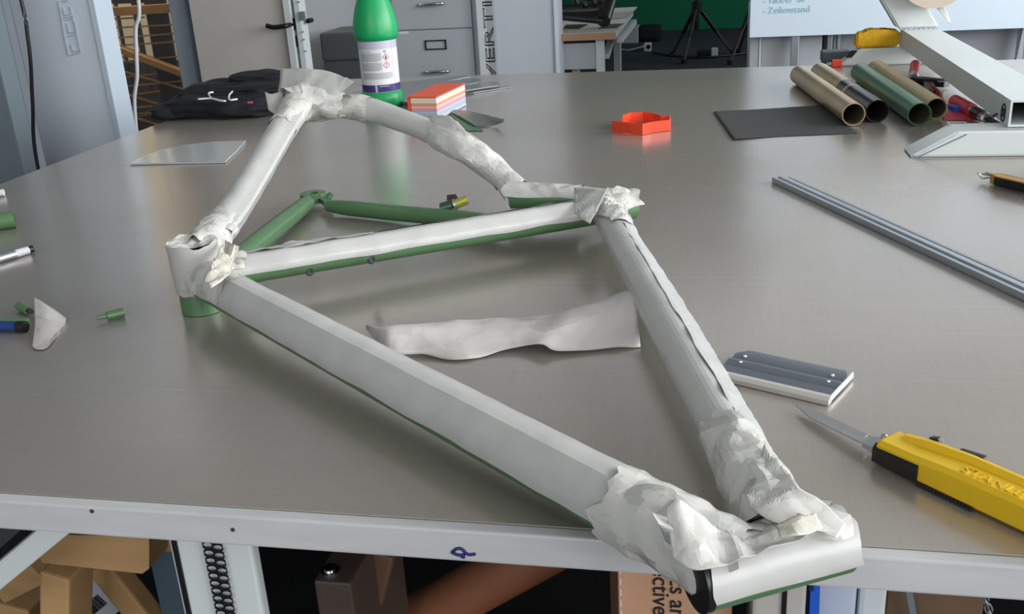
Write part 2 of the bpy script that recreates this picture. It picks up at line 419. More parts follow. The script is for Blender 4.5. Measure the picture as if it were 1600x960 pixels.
struct('trim_5', box(B(), (-2.36, 4.17, 0), (-2.265, 4.34, CH), .003), JAMB, label='grey upright jamb between window and door')
struct('trim_6', box(B(), (-2.265, 4.15, 0), (-2.238, 4.36, CH), .003), FRAME_BLUE, label='blue-grey door frame upright')
struct('trim_7', box(B(), (-2.238, 4.2, 2.1), (-1.6, 4.32, CH)), WHITE_PAINT)
struct('trim_8', box(B(), (-2.3, 4.85, 0), (-1.09, 4.97, CH)), WHITE_PAINT, label='pale wall behind the filing cabinet')
struct('wall_right', box(B(), (.5, 5.2, 0), (4, 5.3, CH)), WHITE_PAINT)
struct('wall_far', box(B(), (-6, 12.0, 0), (4.6, 12.1, CH)), GREEN_WALL, label='green screen wall at the end of the hall')
struct('wall_hall', box(B(), (-3.0, 7.5, 0), (-2.9, 12, CH)), WHITE_PAINT)
# window to the yard, floor to ceiling
win = box(B(), (-2.86, 4.24, 0), (-2.83, 4.28, 2.7)); win = struct('window_1', win, FRAME_BLUE)
obj('glass_pane', box(B(), (-2.83, 4.257, 0), (-2.36, 4.263, 2.7)), mat('window_glass', (240, 244, 245), .02, trans=1.0), win)
struct('trim_9', box(B(), (-4.4, 6.1, 0), (-2.2, 6.2, 3.0)), BEIGE_WALL, label='sandy wall across the yard')

# scaffold in the yard
sc = thing('scaffold', 'dark scaffold with golden wooden rails outside the tall window', 'scaffold', (-3.05, 5.1, 0))
for x0, x1, Yd in ((235, 268, 5.0), (215, 222, 5.35), (160, 168, 5.45), (188, 192, 5.7)):
    a = onY(x0, 60, Yd); b = onY(x1, 60, Yd)
    obj('post', box(B(), (a.x, Yd, 0), (b.x, Yd+.02, 2.8), .003), RUST, sc)
def rail(px0, py0, px1, py1, Yd, wd, name='rail', m=WOOD_SC):
    a, b = onY(px0, py0, Yd), onY(px1, py1, Yd); obj(name, bar(B(), a, b, .05 if wd > .02 else wd, wd, bev=.002), m, sc)
rail(148, 20, 274, 12, 4.95, .045); rail(140, 2, 240, -2, 5.1, .035, m=RUST)
rail(160, 66, 296, 118, 4.93, .032)
for py0, py1, x0, x1 in ((31, 27, 152, 226), (45, 38, 155, 280), (61, 52, 158, 280), (72, 64, 175, 290), (92, 86, 165, 230), (99, 87, 168, 288),
                         (123, 115, 172, 246), (137, 126, 176, 290), (152, 142, 180, 250), (171, 163, 184, 262), (181, 174, 188, 250), (212, 206, 190, 240)):
    rail(x0, py0, x1, py1, 4.97, .008, 'rod')
obj('dark_boarding', box(B(), (-4.3, 6.02, 0), (-3.1, 6.08, .56), .004), RUST, sc)
for a in ((168, 104, 290, 140), (178, 141, 250, 163), (186, 176, 248, 195)):
    rail(*a, 4.96, .010, 'brace')
rail(184, 196, 290, 176, 5.3, .06, 'plank', RUST)

# white foam panel, grey partition and the two hanging cables at the left
fp = thing('foam_panel', 'tall white foam panel with faint embossed lettering beyond the table end', 'panel', (-1.72, 2.47, 0))
obj('board', box(B(), (-1.845, 2.45, 0), (-1.612, 2.52, 2.1), .003), FOAM, fp)
obj('side_strip', box(B(), (-1.611, 2.445, 0), (-1.593, 2.525, 2.1), .002), FOAM_EDGE, fp)
lt = B()
def stroke(p, q): bar(lt, onY(*p, 2.448), onY(*q, 2.448), .0025, .0022, up=V((0, -1, 0)))
for p, q in (((111, 70), (114, 81)), ((112, 81), (124, 79)), ((107, 87), (126, 82)), ((104, 36), (108, 52)), ((107, 52), (117, 50)), ((105, 57), (117, 54)),
             ((117, 36), (119, 50)), ((98, 11), (101, 24)), ((101, 24), (110, 22)), ((99, 28), (114, 25)), ((101, 32), (113, 29)), ((97, 2), (106, 1)),
             ((91, 2), (101, 60)), ((101, 60), (107, 87)), ((113, 25), (126, 82)), ((109, 10), (112, 22))): stroke(p, q)
obj('lettering', lt, EMBOSS, fp)
gp = obj('partition_panel', box(B(), (-2.6, 2.2, 0), (-1.722, 2.26, 2.0), .004), PANEL_GREY)
gp.location = (0, 0, 0); tag(gp, 'blue-grey partition panel at the far left behind the table', 'panel')
bk = onY(33, 0, 2.17); bk2 = onY(48, 100, 2.17); bk3 = onY(58, 255, 2.17)
tag(obj('power_cable', tube(B(), smooth_path([(bk.x-.03, 2.17, CH), (bk.x-.008, 2.17, bk.z+.3), bk, onY(43, 55, 2.17), bk2, onY(51, 160, 2.17), bk3, (bk3.x+.01, 2.17, .5), (bk3.x+.03, 2.15, .012)], 60), .0045, 8), BLACK, smooth=3),
    'black cable hanging in front of the white foam panel', 'cable')
tag(obj('lamp_cable', tube(B(), smooth_path([(-1.90, 3.1, CH), onY(216, 0, 3.1)+Z(.35), onY(216, 0, 3.1), onY(212, 45, 3.1), onY(213, 85, 3.1), onY(214, 120, 3.1), onY(210, 155, 3.1), onY(213, 205, 3.1), onY(220, 250, 3.1), (-1.70, 3.1, .3), (-1.7, 3.1, .012)], 80), .0065, 10), CORD_W, smooth=3),
    'white cable hanging in front of the tall window', 'cable')

# open door with lever handle
dr = struct('door_1', box(B(), (-2.236, 4.12, .01), (-1.795, 4.17, 2.08), .003), DOOR)
obj('door_edge', box(B(), (-1.795, 4.09, .01), (-1.765, 4.17, 2.08), .002), WHITE_STEEL, dr, label='white rebated edge of the door')
obj('door_edge', box(B(), (-1.752, 4.10, .01), (-1.727, 4.17, 2.08), .002), WHITE_STEEL, dr)
obj('edge_groove', box(B(), (-1.765, 4.125, .01), (-1.752, 4.17, 2.08)), FRAME_BLUE, dr)
h = onY(456, 38, 4.11)
obj('rosette', tube(B(), [h+V((0, .012, 0)), h+V((0, -.008, 0))], .026, 24), BLACK, dr, smooth=.6)
hl = B(); tube(hl, smooth_path([h, h+V((0, -.05, 0)), h+V((-.02, -.058, -.002)), h+V((-.06, -.058, -.004)), onY(416, 40, 4.05)], 20), .010, 12)
obj('lever', hl, BLACK, dr, smooth=3)
k = onY(460, 65, 4.11)
ky = obj('escutcheon', tube(B(), [k+V((0, .012, 0)), k+V((0, -.006, 0))], .024, 24), BLACK, dr, smooth=.6)
obj('keyhole', box(B(), k+V((-.003, -.0075, -.008)), k+V((.003, -.005, .008))), DARKBROWN, ky)
l = onY(472.5, 25, 4.085); obj('latch', box(B(), l+V((-.011, -.004, -.018)), l+V((.011, .01, .018)), .001), PANEL_GREY, dr)
for py in (3, 50, 62, 80):
    q = onY(466+py*.14, py, 4.089); obj('lock_screw', tube(B(), [q+V((0, .004, 0)), q+V((0, -.001, 0))], .004, 10), FRAME_BLUE, dr)
q = onY(484, 32, 4.14); obj('lever', tube(B(), [q+V((0, .02, 0)), q+V((0, -.02, 0))], .010, 12), BLACK, dr, smooth=.6)
obj('kick_rail', box(B(), (-2.236, 4.11, .50), (-1.80, 4.125, .56), .002), JAMB, dr)

# dark bin, filing cabinet, lettered board
db = thing('storage_bin', 'dark grey plastic bin between the door and the filing cabinet', 'bin', (-1.71, 4.62, 0))
a = onY(498, 52, 4.55); b = onY(578, 50, 4.55); c = onY(504, 96, 4.55)
obj('body', box(B(), (c.x, 4.56, 0), (b.x, 4.84, c.z), .006), CAB_DARK, db)
obj('lid', box(B(), (a.x, 4.55, c.z), (b.x+.006, 4.845, a.z), .012), CAB_DARK, db)
cb = thing('filing_cabinet', 'grey steel filing cabinet with chrome drawer handles', 'cabinet', (-1.33, 4.78, 0))
x0, x1, xe = onY(611, 0, 4.7).x, onY(735, 0, 4.7).x, onY(746, 118, 4.7).x
obj('carcass', box(B(), (x0-.03, 4.715, 0), (xe, 4.84, 1.36), .003), CAB, cb)
obj('side_edge', box(B(), (x1+.004, 4.70, 0), (xe, 4.716, 1.36), .002), JAMB, cb)
zs = onY(700, 45, 4.7).z; dh = .31
for i in range(4):
    z1 = zs+dh-dh*i if i else zs+dh; z1 = zs + dh - dh*i; z0 = z1-dh
    d = obj('drawer', box(B(), (x0, 4.698, z0+.0025), (x1, 4.72, z1-.0025), .003), CAB, cb)
    cx = (x0+x1)/2 + .01
    hp = onY(673, 7, 4.68); hz = hp.z - dh*i
    hb = B(); tube(hb, smooth_path([(cx-.055, 4.698, hz-.002), (cx-.045, 4.675, hz), (cx+.045, 4.675, hz+.003), (cx+.055, 4.698, hz+.002)], 16), [.005]+[.008]*15+[.005], 10)
    obj('handle', hb, CHROME, d, smooth=3)
    lh = hz+.125 if i else hz+.125
    fr = B()
    for (xa, za, xb, zb) in ((-.052, -.022, .052, -.017), (-.052, .017, .052, .022), (-.052, -.022, -.047, .022), (.047, -.022, .052, .022)):
        box(fr, (cx+xa, 4.69, lh+za), (cx+xb, 4.70, lh+zb))
    obj('label_frame', fr, BLACK, d)
st = onY(632, 51, 4.697); obj('sticker', box(B(), st+V((-.033, 0, -.006)), st+V((.02, .004, .006))), LABEL, cb)
ib = thing('insulation_board', 'white board with large outlined capital letters running down its edge', 'board', (-1.08, 4.68, 0))
xa, xb_, xc, xd = onY(743, 0, 4.66).x, onY(757, 0, 4.66).x, onY(769, 0, 4.66).x, onY(772, 0, 4.66).x
obj('face_strip', box(B(), (xa, 4.66, 0), (xb_, 4.70, 2.4), .002), WHITE_STEEL, ib)
obj('printed_strip', box(B(), (xb_, 4.662, 0), (xc, 4.70, 2.4), .001), GREY_BOARD, ib)
o0 = onY(772.5, 118, 4.66)
tx = text('lettering', 'VERTICAL', .072, Matrix.Identity(4), INK_BLACK, None, outline=.0016)
wx = max(v.co.x for v in tx.data.vertices); tx.data.transform(Matrix.Diagonal((2.05, .85, 1, 1)))
tx.data.transform(axes((xc-.004, 4.660, TH+o0.z-TH-.035), (0, 0, 1), (-1, 0, 0)))
tx.parent = ib; tx.matrix_parent_inverse = wm(ib).inverted()

# whiteboard and what stands under it
wb = thing('whiteboard', 'white marker board with faint teal handwriting behind the steel stand', 'whiteboard', (.7, 4.22, 0))
p0 = onY(1171, 59, 4.2); p1 = onY(1600, 46, 4.2); zb = p0.z
obj('board', box(B(), (p0.x, 4.2, zb), (1.9, 4.225, zb+1.15), .002), WB, wb)
t0 = onY(1193, 4, 4.198); text('handwriting', '- Tack-Er  an', .030, axes(t0-Z(.003), (1, 0, 0), (.12, 0, 1)), INK_TEAL, wb)
t0 = onY(1192, 20, 4.198); text('handwriting', '- Zeilenstand', .034, axes(t0-Z(.003), (1, 0, .0), (.2, 0, 1)), INK_TEAL, wb)
for x in (.28, 1.6):
    obj('leg', box(B(), (x, 4.215, 0), (x+.03, 4.245, zb+.3), .002), ALU, wb)
gb = thing('panel_cart', 'pale grey panelled cart under the left part of the whiteboard', 'cart', (.3, 4.4, 0))
x0 = p0.x+.005; xm = onY(1187, 90, 4.3).x; x2 = onY(1284, 80, 4.3).x
obj('panel', box(B(), (x0, 4.3, .12), (xm-.004, 4.7, zb+.1), .003), GREY_BOARD, gb)
obj('trim_strip', box(B(), (xm-.003, 4.296, .12), (xm+.005, 4.7, zb+.1)), WHITE_STEEL, gb)
obj('panel', box(B(), (xm+.006, 4.3, .12), (x2, 4.7, zb+.1), .003), GREY_BOARD, gb)
for xx in (x0+.02, x2-.05):
    obj('foot', box(B(), (xx, 4.32, 0), (xx+.03, 4.68, .12)), BLACK, gb)
rk = thing('steel_rack', 'bright steel rack uprights under the whiteboard', 'rack', (.52, 4.35, 0))
for a_, b_, m in ((1286, 1292, BLACK), (1292, 1300, ALU), (1301, 1306, PANEL_GREY), (1307, 1312, ALU)):
    obj('upright', box(B(), (onY(a_, 80, 4.3).x, 4.3, 0), (onY(b_, 80, 4.3).x, 4.36, zb+.25), .002), m, rk)
gs = thing('grey_cupboard', 'pale grey cupboard behind the diagonal steel tube', 'cupboard', (.95, 4.5, 0))
obj('body', box(B(), (onY(1314, 80, 4.35).x, 4.4, 0), (1.4, 4.8, zb+.2), .004), GREY_BOARD, gs)
cl = thing('chrome_leg', 'chrome furniture leg with a bolt at the right edge under the whiteboard', 'leg', (1.1, 4.3, 0))
a, b = onY(1599, 48, 4.28), onY(1588, 97, 4.28)
obj('flat_bar', bar(B(), a+V((.004, 0, .06)), b, .012, .022, up=V((0, -1, 0)), bev=.002), ALU, cl)
obj('bolt', tube(B(), [b+V((0, .01, 0)), b+V((0, -.02, 0))], .012, 14), CHROME, cl, smooth=.6)
obj('pole', tube(B(), [V((a.x+.01, 4.33, 0)), V((a.x+.01, 4.33, zb+.3))], .016, 14), ALU, cl, smooth=.6)

# ------------------------------------------------------------------ the hall behind
hd = thing('work_desk', 'white desk with wooden edge and steel trestle legs in the hall', 'desk', (-1.1, 5.4, 0))
zt = TH-.17; c0 = at(962, 50, -.17); c1 = at(993, 12, -.17)
top = [V((-2.2, c0.y, zt)), V((c0.x, c0.y, zt)), V((c1.x+.0, 6.1, zt)), V((-2.2, 6.1, zt))]
obj('desktop', prism(B(), top, (0, 0, -.03)), WHITE_STEEL, hd)
obj('front_edge', box(B(), (-2.2, c0.y-.006, zt-.034), (c0.x, c0.y, zt-.001)), mat('desk_edge_wood', (176, 136, 104), .5), hd)
obj('apron', box(B(), (-2.0, c0.y+.06, zt-.18), (c0.x-.07, c0.y+.08, zt-.055)), CAB, hd)
for yy in (c0.y+.05, 5.9):
    obj('leg', box(B(), (c0.x-.105, yy, 0), (c0.x-.065, yy+.05, zt-.03), .003), WHITE_STEEL, hd)
obj('bracket', bar(B(), (c0.x-.07, c0.y+.2, zt-.14), (c0.x-.07, c0.y+.62, zt-.05), .03, .025), WHITE_STEEL, hd)
obj('shelf_board', prism(B(), [V((c0.x-.02, c0.y+.25, zt-.05)), V((c0.x+.01, c0.y+.25, zt-.05)), V((c1.x+.02, 6.1, zt-.05)), V((c1.x-.01, 6.1, zt-.05))], (0, 0, -.03)), WHITE_STEEL, hd)
def flat(name, pts, z, m, label, cat, group=None, t=.0015):
    o = obj(name, prism(B(), [at(px, py, z-TH) for px, py in pts], (0, 0, t)), m); tag(o, label, cat, group); return o
s1 = flat('printed_photo', [(934, 45), (963, 44), (975, 37), (948, 38)], zt+.001, PRINT, 'grey printed photo on the corner of the hall desk', 'print')
flat('printed_photo', [(880, 45), (905, 45), (919, 38), (884, 39)], zt+.001, DARKBROWN, 'dark brown printed photo on the hall desk beside the jamb', 'print')
flat('paper_sheet', [(960, 27), (992, 16), (996, 11), (955, 13)], zt+.001, LABEL, 'white paper sheet at the back of the hall desk', 'paper')
flat('desk_mat', [(957, 30), (984, 26), (991, 18), (960, 20)], zt+.003, GREY_BOARD, 'pale grey sheet lying across the hall desk', 'sheet')
bf = thing('black_bicycle_frame', 'black bicycle frame lying on the hall desk', 'bicycle frame', (-.85, 5.2, zt))
def bt(name, a, b, r): obj(name, tube(B(), [V(a), V(b)], r, 14), BLACK, bf, smooth=.6)
bA, bC, bD = onY(868, 19, 5.1), onY(952, 15, 5.2), onY(943, 33, 5.05)
bA.x -= .3
bt('down_tube', bA, bC, .034); bt('top_tube', onY(860, 22, 5.05)-V((.3, 0, -.03)), bD, .016); bt('head_tube', onY(952, 4, 5.2), bD, .034)
bt('seat_tube', onY(905, 12, 5.2), onY(895, -14, 5.2), .018); bt('seat_stay', onY(950, 5, 5.2), onY(880, -12, 5.3), .016)
bt('fork_blade', onY(940, 2, 5.25), onY(948, -20, 5.3), .02)
for px, py in ((927, 0), (912, 4)):
    bt('cable_clamp', onY(px, py, 5.15), onY(px+4, py+6, 5.15), .012)
bx = thing('moving_box', 'brown carton standing under the hall desk', 'box', (-.86, 5.1, 0))
a, b = onY(860, 90, 5.15), onY(894, 90, 5.15)
obj('carton', box(B(), (a.x-.1, 5.15, 0), (b.x, 5.45, .56), .004), BOX_BROWN, bx)
bd = onY(894, 90, 5.12), onY(906, 90, 5.12)
tag(obj('wooden_board', box(B(), (bd[0].x, 5.1, 0), (bd[1].x, 5.12, .6), .002), mat('raw_board', (190, 160, 130), .6)), 'pale narrow board with red edge leaning under the hall desk', 'board')
def tripod(px, py_top, feet, label, hubz=None):
    f3 = [at(x, y, -TH+.012) for x, y in feet]
    ctr = sum(f3, V())/3
    t = thing('tripod', label, 'tripod', (ctr.x, ctr.y, 0), 'tripods in the hall')
    hub = onY(px, py_top, ctr.y)
    obj('column', tube(B(), [V((hub.x, hub.y, .25)), V((hub.x, hub.y, hub.z+.8))], .022, 12), BLACK, t, smooth=.6)
    obj('hub', tube(B(), [hub-Z(.06), hub+Z(.03)], .045, 14), BLACK, t, smooth=.6)
    for p in f3:
        g = obj('leg', tube(B(), [hub, hub.lerp(p, .55)], .018, 10), BLACK, t, smooth=.6)
        obj('lower_leg', tube(B(), [hub.lerp(p, .5), p], .013, 10), DARKBROWN, g, smooth=.6)
        obj('foot', tube(B(), [p-Z(.010), p+Z(.03)], .022, 10), BLACK, g, smooth=.6)
    return t
tripod(1089, 8, [(1050, 86), (1068, 98), (1144, 83)], 'black tripod with its legs spread before the green wall')
tripod(1186, -20, [(1140, 99), (1154, 82), (1225, 92)], 'black tripod half hidden behind the whiteboard edge')
ad = at(1012, 80, -TH)
pa = thing('power_adapter', 'small white power plug on the dark hall floor', 'adapter', ad)
obj('body', box(B(), ad+V((-.035, -.03, 0)), ad+V((.035, .05, .08)), .008), LABEL, pa); obj('socket', tube(B(), [ad+V((.01, -.032, .045)), ad+V((.01, -.02, .045))], .022, 14), BLACK, pa)
ad = at(1113, 88, -TH)
pb = thing('battery_pack', 'dark battery pack with a white end under the tripod', 'battery', ad)
obj('body', box(B(), ad+V((-.14, -.03, 0)), ad+V((-.01, .04, .06)), .01), BLACK, pb); obj('end_cap', box(B(), ad+V((-.01, -.03, 0)), ad+V((.05, .04, .075)), .006), LABEL, pb)
tag(obj('floor_cable', tube(B(), smooth_path([at(960, 76, -TH)+Z(.01), at(980, 80, -TH)+Z(.01), at(1000, 79, -TH)+Z(.03), at(1008, 78, -TH)+Z(.04)], 20), .008, 6), CORD_W, smooth=3), 'pale cable running to the white power plug', 'cable')
tag(obj('floor_cable', tube(B(), smooth_path([at(1020, 84, -TH)+Z(.012), at(1060, 90, -TH)+Z(.012), at(1100, 92, -TH)+Z(.012), at(1170, 85, -TH)+Z(.012)], 30), .010, 6), BLACK, smooth=3), 'black cable lying across the hall floor by the tripods', 'cable')
fb = at(1012, 66, -TH)
tag(obj('floor_bag', box(B(), fb+V((-.10, 0, .0)), fb+V((.14, .20, .17)), .05), BLACK_MATTE), 'black bag on the floor at the foot of the green wall', 'bag')
fb = at(988, 68, -TH)
tag(obj('pale_carton', box(B(), fb+V((-.20, 0, 0)), fb+V((.06, .25, .17)), .01), CAB), 'pale grey box on the hall floor behind the desk leg', 'box')
# ================================================================== THE TABLE
FY, BY, LX, SY, RX = .5215, 2.505, -1.166, 1.5457, 1.75
tb = thing('work_table', 'large workshop table covered with brushed aluminium sheets', 'table', (.3, 1.5, 0))
obj('top_sheet', box(B(), (LX, FY+.011, TH-.004), (RX, SY-.0003, TH), .0004), TABLE, tb)
obj('top_sheet', box(B(), (LX, SY+.0003, TH-.004), (RX, BY, TH-.0002), .0004), TABLE, tb)
RAIL = mat('rail_grey', (192, 192, 193), .45, var=.06, vscale=14, stretch=(1, 6, 6))
obj('core_board', box(B(), (LX+.004, FY+.02, TH-.024), (RX, BY-.004, TH-.0042)), BLACK_MATTE, tb)
rl = obj('front_rail', box(B(), (LX, FY, TH-.0235), (RX, FY+.0105, TH-.0002), .0016), RAIL, tb)
def marks(name, segs, m, w, Y=FY):
    bm = B()
    for pts in segs:
        tube(bm, smooth_path([onY(x, y, Y-.0004) for x, y in pts], 14), w, 6)
    return obj(name, bm, m, rl, smooth=3)
marks('ink_mark', [[(706, 864), (713, 858), (721, 858), (727, 864), (722, 868), (714, 867), (707, 864)], [(727, 865), (734, 867), (743, 866)], [(722, 868), (723, 871), (726, 870)]], INK_BLUE, .0011)
for x, y in ((364, 828), (144, 799)):
    p = onY(x, y, FY); obj('screw_head', tube(B(), [p+V((0, .002, 0)), p+V((0, -.0006, 0))], .0015, 12), DARKBROWN, rl, smooth=.6)
# legs and frame below
lg = obj('leg', box(B(), (onY(262, 842, .6).x, .60, 0), (onY(392, 850, .6).x, .612, TH-.024), .003), WHITE_STEEL, tb)
sx = onY(268, 850, .598)
obj('slot', box(B(), (sx.x-.0005, .5985, 0), (sx.x+.0038, .601, TH-.03)), BLACK, lg, label='black slot line of the leg')
# perforated black strip with real oval holes
sx0, sx1 = onY(316, 850, .596).x, onY(346, 850, .596).x
pf = B(); pitch = .0072; wS = (sx1-sx0)/2
for r in range(22):
    for cidx in range(2):
        cx = sx0+wS*(cidx+.5); cz = TH-.026-pitch*(r+.5) - (pitch*.22 if cidx else -.0)
        n = 12; ins, outs = [], []
        for kq in range(n):
            a = kq*2*PI/n; ca, sa = math.cos(a), math.sin(a)
            ins.append(pf.verts.new((cx+.0040*ca, .5965, cz+.0025*sa+.0006*ca)))
            mscale = min((wS/2)/max(abs(ca), 1e-6), (pitch/2)/max(abs(sa), 1e-6))
            outs.append(pf.verts.new((cx+ca*mscale, .5965, cz+sa*mscale)))
        for kq in range(n): pf.faces.new((ins[kq], ins[(kq+1) % n], outs[(kq+1) % n], outs[kq]))
ps = obj('perforated_strip', pf, BLACK, lg); ps['kind'] = 'stuff'
md = ps.modifiers.new('solid', 'SOLIDIFY'); md.thickness = .0018; md.offset = 0
obj('strip_tail', box(B(), (sx0, .5965, .3), (sx1, .5985, TH-.026-22*pitch)), BLACK, lg)
obj('brace', bar(B(), onY(118, 800, .64), onY(-60, 948, .64), .02, .038, up=V((0, -1, 0)), bev=.003), WHITE_STEEL, tb)
for x in (RX-.1,): obj('leg', box(B(), (x, .60, 0), (x+.08, .68, TH-.024), .003), WHITE_STEEL, tb)
for x in (LX+.05, RX-.1): obj('leg', box(B(), (x, 2.3, 0), (x+.08, 2.38, TH-.024), .003), WHITE_STEEL, tb)
obj('back_panel', box(B(), (LX+.04, 1.25, .02), (RX-.04, 1.27, TH-.024)), NAVY_CLOTH, tb)  # dark panel added so the space under the table stays dark
obj('lower_shelf', box(B(), (LX+.04, .62, .36), (RX-.04, 1.25, .38)), BLACK_MATTE, tb)
SH = .38
# wooden trestle
tr = thing('wooden_trestle', 'pale wooden trestle under the left end of the table', 'trestle', (-.5, .75, SH))
Yt = .70
a, b = onY(48, 832, Yt), onY(232, 897, Yt); c = onY(85, 836, Yt)
bmx = B(); prism(bmx, [onY(66, 880, Yt), onY(46, 836, Yt), onY(233, 838, Yt), onY(233, 889, Yt), onY(222, 897, Yt)], (0, .05, 0)); obj('top_beam', bmx, WOOD, tr)
obj('end_block', box(B(), onY(233, 862, .735)+V((.0, 0, 0)), onY(262, 835, .735)+V((0, .03, 0)), .003), WOOD, tr)
x0, x1 = onY(75, 885, Yt+.01).x, onY(135, 885, Yt+.01).x
l0 = onY(105, 880, Yt+.026); l1 = onY(104, 990, Yt+.026); l1 = l0+(l1-l0)*((l0.z-SH-.02)/(l0.z-l1.z))
obj('leg', bar(B(), l0, l1, .032, x1-x0, up=V((0, -1, 0)), bev=.003), WOOD, tr)
la = onY(160, 878, .80); lb_ = onY(228, 962, .80); lb_ = la+(lb_-la)*((la.z-SH-.03)/(la.z-lb_.z))
obj('leg', bar(B(), la, lb_, .030, .024, up=V((0, -1, 0)), bev=.003), WOOD, tr)
obj('leg', bar(B(), onY(40, 925, .9), V((onY(30, 1000, .9).x, .9, SH)), .05, .06, up=V((0, -1, 0)), bev=.003), WOOD, tr)
obj('cross_bar', bar(B(), onY(20, 905, .86), onY(85, 870, .82), .03, .05, up=V((0, -1, 0))), WOOD, tr)
obj('side_plate', box(B(), V((onY(240, 900, .80).x, .80, SH)), onY(283, 860, .80)+V((0, .02, 0))), BLUEGREY, tr)
pkt = thing('barcode_label', 'crumpled shipping label with a barcode behind the trestle leg', 'label', onY(160, 930, .86))
q = onY(128, 966, .86); ux = (onY(180, 928, .86)-onY(134, 966, .86)).normalized(); uy = V((-ux.z, 0, ux.x))
def lbl(x0, x1, y0, y1, m, name, d=0.0):
    o = obj(name, prism(B(), [q+ux*x0+uy*y0-V((0, d, 0)), q+ux*x1+uy*y0-V((0, d, 0)), q+ux*x1+uy*y1-V((0, d, 0)), q+ux*x0+uy*y1-V((0, d, 0))], (0, .0006, 0)), m, pkt); return o
lbl(-.02, .065, -.022, .030, GREY_BOARD, 'label_paper')
bcm = B(); rb = random.Random(3); xx = -.008
while xx < .045:
    wd = rb.choice((.0006, .001, .0016)); prism(bcm, [q+ux*xx+uy*-.006-V((0, .001, 0)), q+ux*(xx+wd)+uy*-.006-V((0, .001, 0)), q+ux*(xx+wd)+uy*.010-V((0, .001, 0)), q+ux*xx+uy*.010-V((0, .001, 0))], (0, .0005, 0)); xx += wd+rb.choice((.0006, .001, .0014))
obj('barcode', bcm, INK_BLACK, pkt)
text('label_text', 'DE  4012', .011, axes(q+ux*0+uy*.014-V((0, .001, 0)), ux, uy), INK_BLACK, pkt)
# dark square bar with bolt
sb = thing('steel_bar_end', 'dark square steel bar with a bolt under the table edge', 'bar', onY(535, 930, .62))
a = onY(490, 908, .60); b = onY(548, 913, .60)
obj('square_bar', box(B(), (a.x, .60, SH), (b.x, .72, a.z), .002), DARKBROWN, sb)
bp = at(516, 893, a.z-TH)
bo = obj('bolt_head', lathe(B(), [(.0075, 0), (.0075, .0012), (.005, .0014), (.005, .004), (.004, .0046)], bp, 16), CHROME, sb, smooth=.6)
tag(obj('timber_batten', bar(B(), onY(600, 860, .66), onY(565, 1000, .66), .02, .014, up=V((0, -1, 0)), bev=.002), mat('dark_timber', (98, 70, 52), .6)), 'narrow dark timber batten beside the steel bar', 'batten')
# brown cardboard tube leaning
ct = thing('cardboard_tube', 'brown cardboard tube leaning diagonally under the table', 'tube', onY(740, 910, .75))
obj('tube_wall', pipe(B(), onY(905, 829, .80), onY(560, 1020, .77), .026, .022), BROWN_TUBE, ct, smooth=.6)
# cardboard box with lettering
cx = thing('cardboard_box', 'tall cardboard box with dark printed words below the frame head', 'box', (.0, .75, SH))
Yc = .66; x0 = onY(965, 890, Yc).x; x1 = onY(1144, 950, Yc).x; zt = onY(1000, 800, Yc).z
zt = min(zt, TH-.03)
obj('front_panel', box(B(), (x0, Yc, SH), (x1, Yc+.004, zt), .001), CARD, cx)
obj('side_panel', prism(B(), [V((x0, Yc+.002, SH)), V((x0, Yc+.002, zt)), V((x0-.012, Yc+.05, zt)), V((x0-.012, Yc+.05, SH))], (.003, 0, 0)), CARD_IN, cx)
obj('back_panel', box(B(), (x0-.012, Yc+.22, SH), (x1-.012, Yc+.224, zt)), CARD_IN, cx)
dsh = B()
for i in range(14):
    z = zt-.01-i*.0105; box(dsh, (x0+.0015, Yc-.0006, z-.006), (x0+.0025, Yc, z))
obj('perforation', dsh, LABEL, cx)
p = onY(1019.5, 893, Yc-.0006); text('printed_words', 'ective Solutions', .0195, axes(p+V((.0003, 0, .0045)), (0, 0, -1), (1, 0, 0)), INK_BLACK, cx)
p = onY(1044, 893, Yc-.0006); text('printed_words', 'nics and Prot', .0195, axes(p+V((.0015, 0, .0085)), (0, 0, -1), (1, 0, 0)), INK_BLACK, cx)
# right-hand things below the table
wc = thing('white_carton', 'pale upright carton with a black stripe beneath the head tube', 'carton', (.07, .75, SH))
a, b = onY(1176, 930, .64), onY(1261, 920, .64)
obj('body', box(B(), (a.x, .64, SH), (b.x, .74, TH-.03), .003), mat('carton_grey', (188, 184, 178), .6), wc)
a, b = onY(1222, 930, .638), onY(1230, 930, .638); obj('stripe', box(B(), (a.x, .6385, SH), (b.x, .641, TH-.031)), BLACK, wc)
bc = thing('blue_crate', 'bright blue plastic crate edge under the right of the table', 'crate', (.1, .72, SH))
a, b = onY(1264, 930, .65), onY(1275, 930, .65)
obj('side_wall', prism(B(), [V((a.x, .65, TH-.04)), V((b.x, .65, TH-.04)), V((b.x+.016, .65, SH)), V((a.x+.006, .65, SH))], (0, .035, 0)), BLUE, bc)
g = onY(1268, 918, .648); obj('grip_slot', box(B(), g+V((-.002, 0, -.004)), g+V((.002, .004, .006)), .001), NAVY, bc)
a, b, c = onY(1272, 930, .69), onY(1340, 930, .69), onY(1386, 930, .69)
pn = thing('pale_plastic_box', 'pale bluish plastic box next to the blue crate', 'box', (.13, .72, SH))
obj('front', box(B(), (a.x, .69, SH), (b.x, .80, TH-.032), .004), LIGHTBLUE, pn); obj('flap', box(B(), (b.x+.001, .688, SH), (c.x, .80, TH-.032), .004), WHITE_STEEL, pn)
a, b = onY(1387, 930, .70), onY(1540, 930, .70)
tag(obj('brown_board', box(B(), (a.x, .70, SH), (b.x, .72, TH-.035), .002), BROWN_PANEL), 'dark brown wooden board under the right of the table', 'board')
tag(obj('grey_rod', bar(B(), onY(1416, 900, .69), onY(1432, 990, .69), .005, .005, up=V((0, -1, 0))), PANEL_GREY), 'thin grey rod in front of the brown board', 'rod')
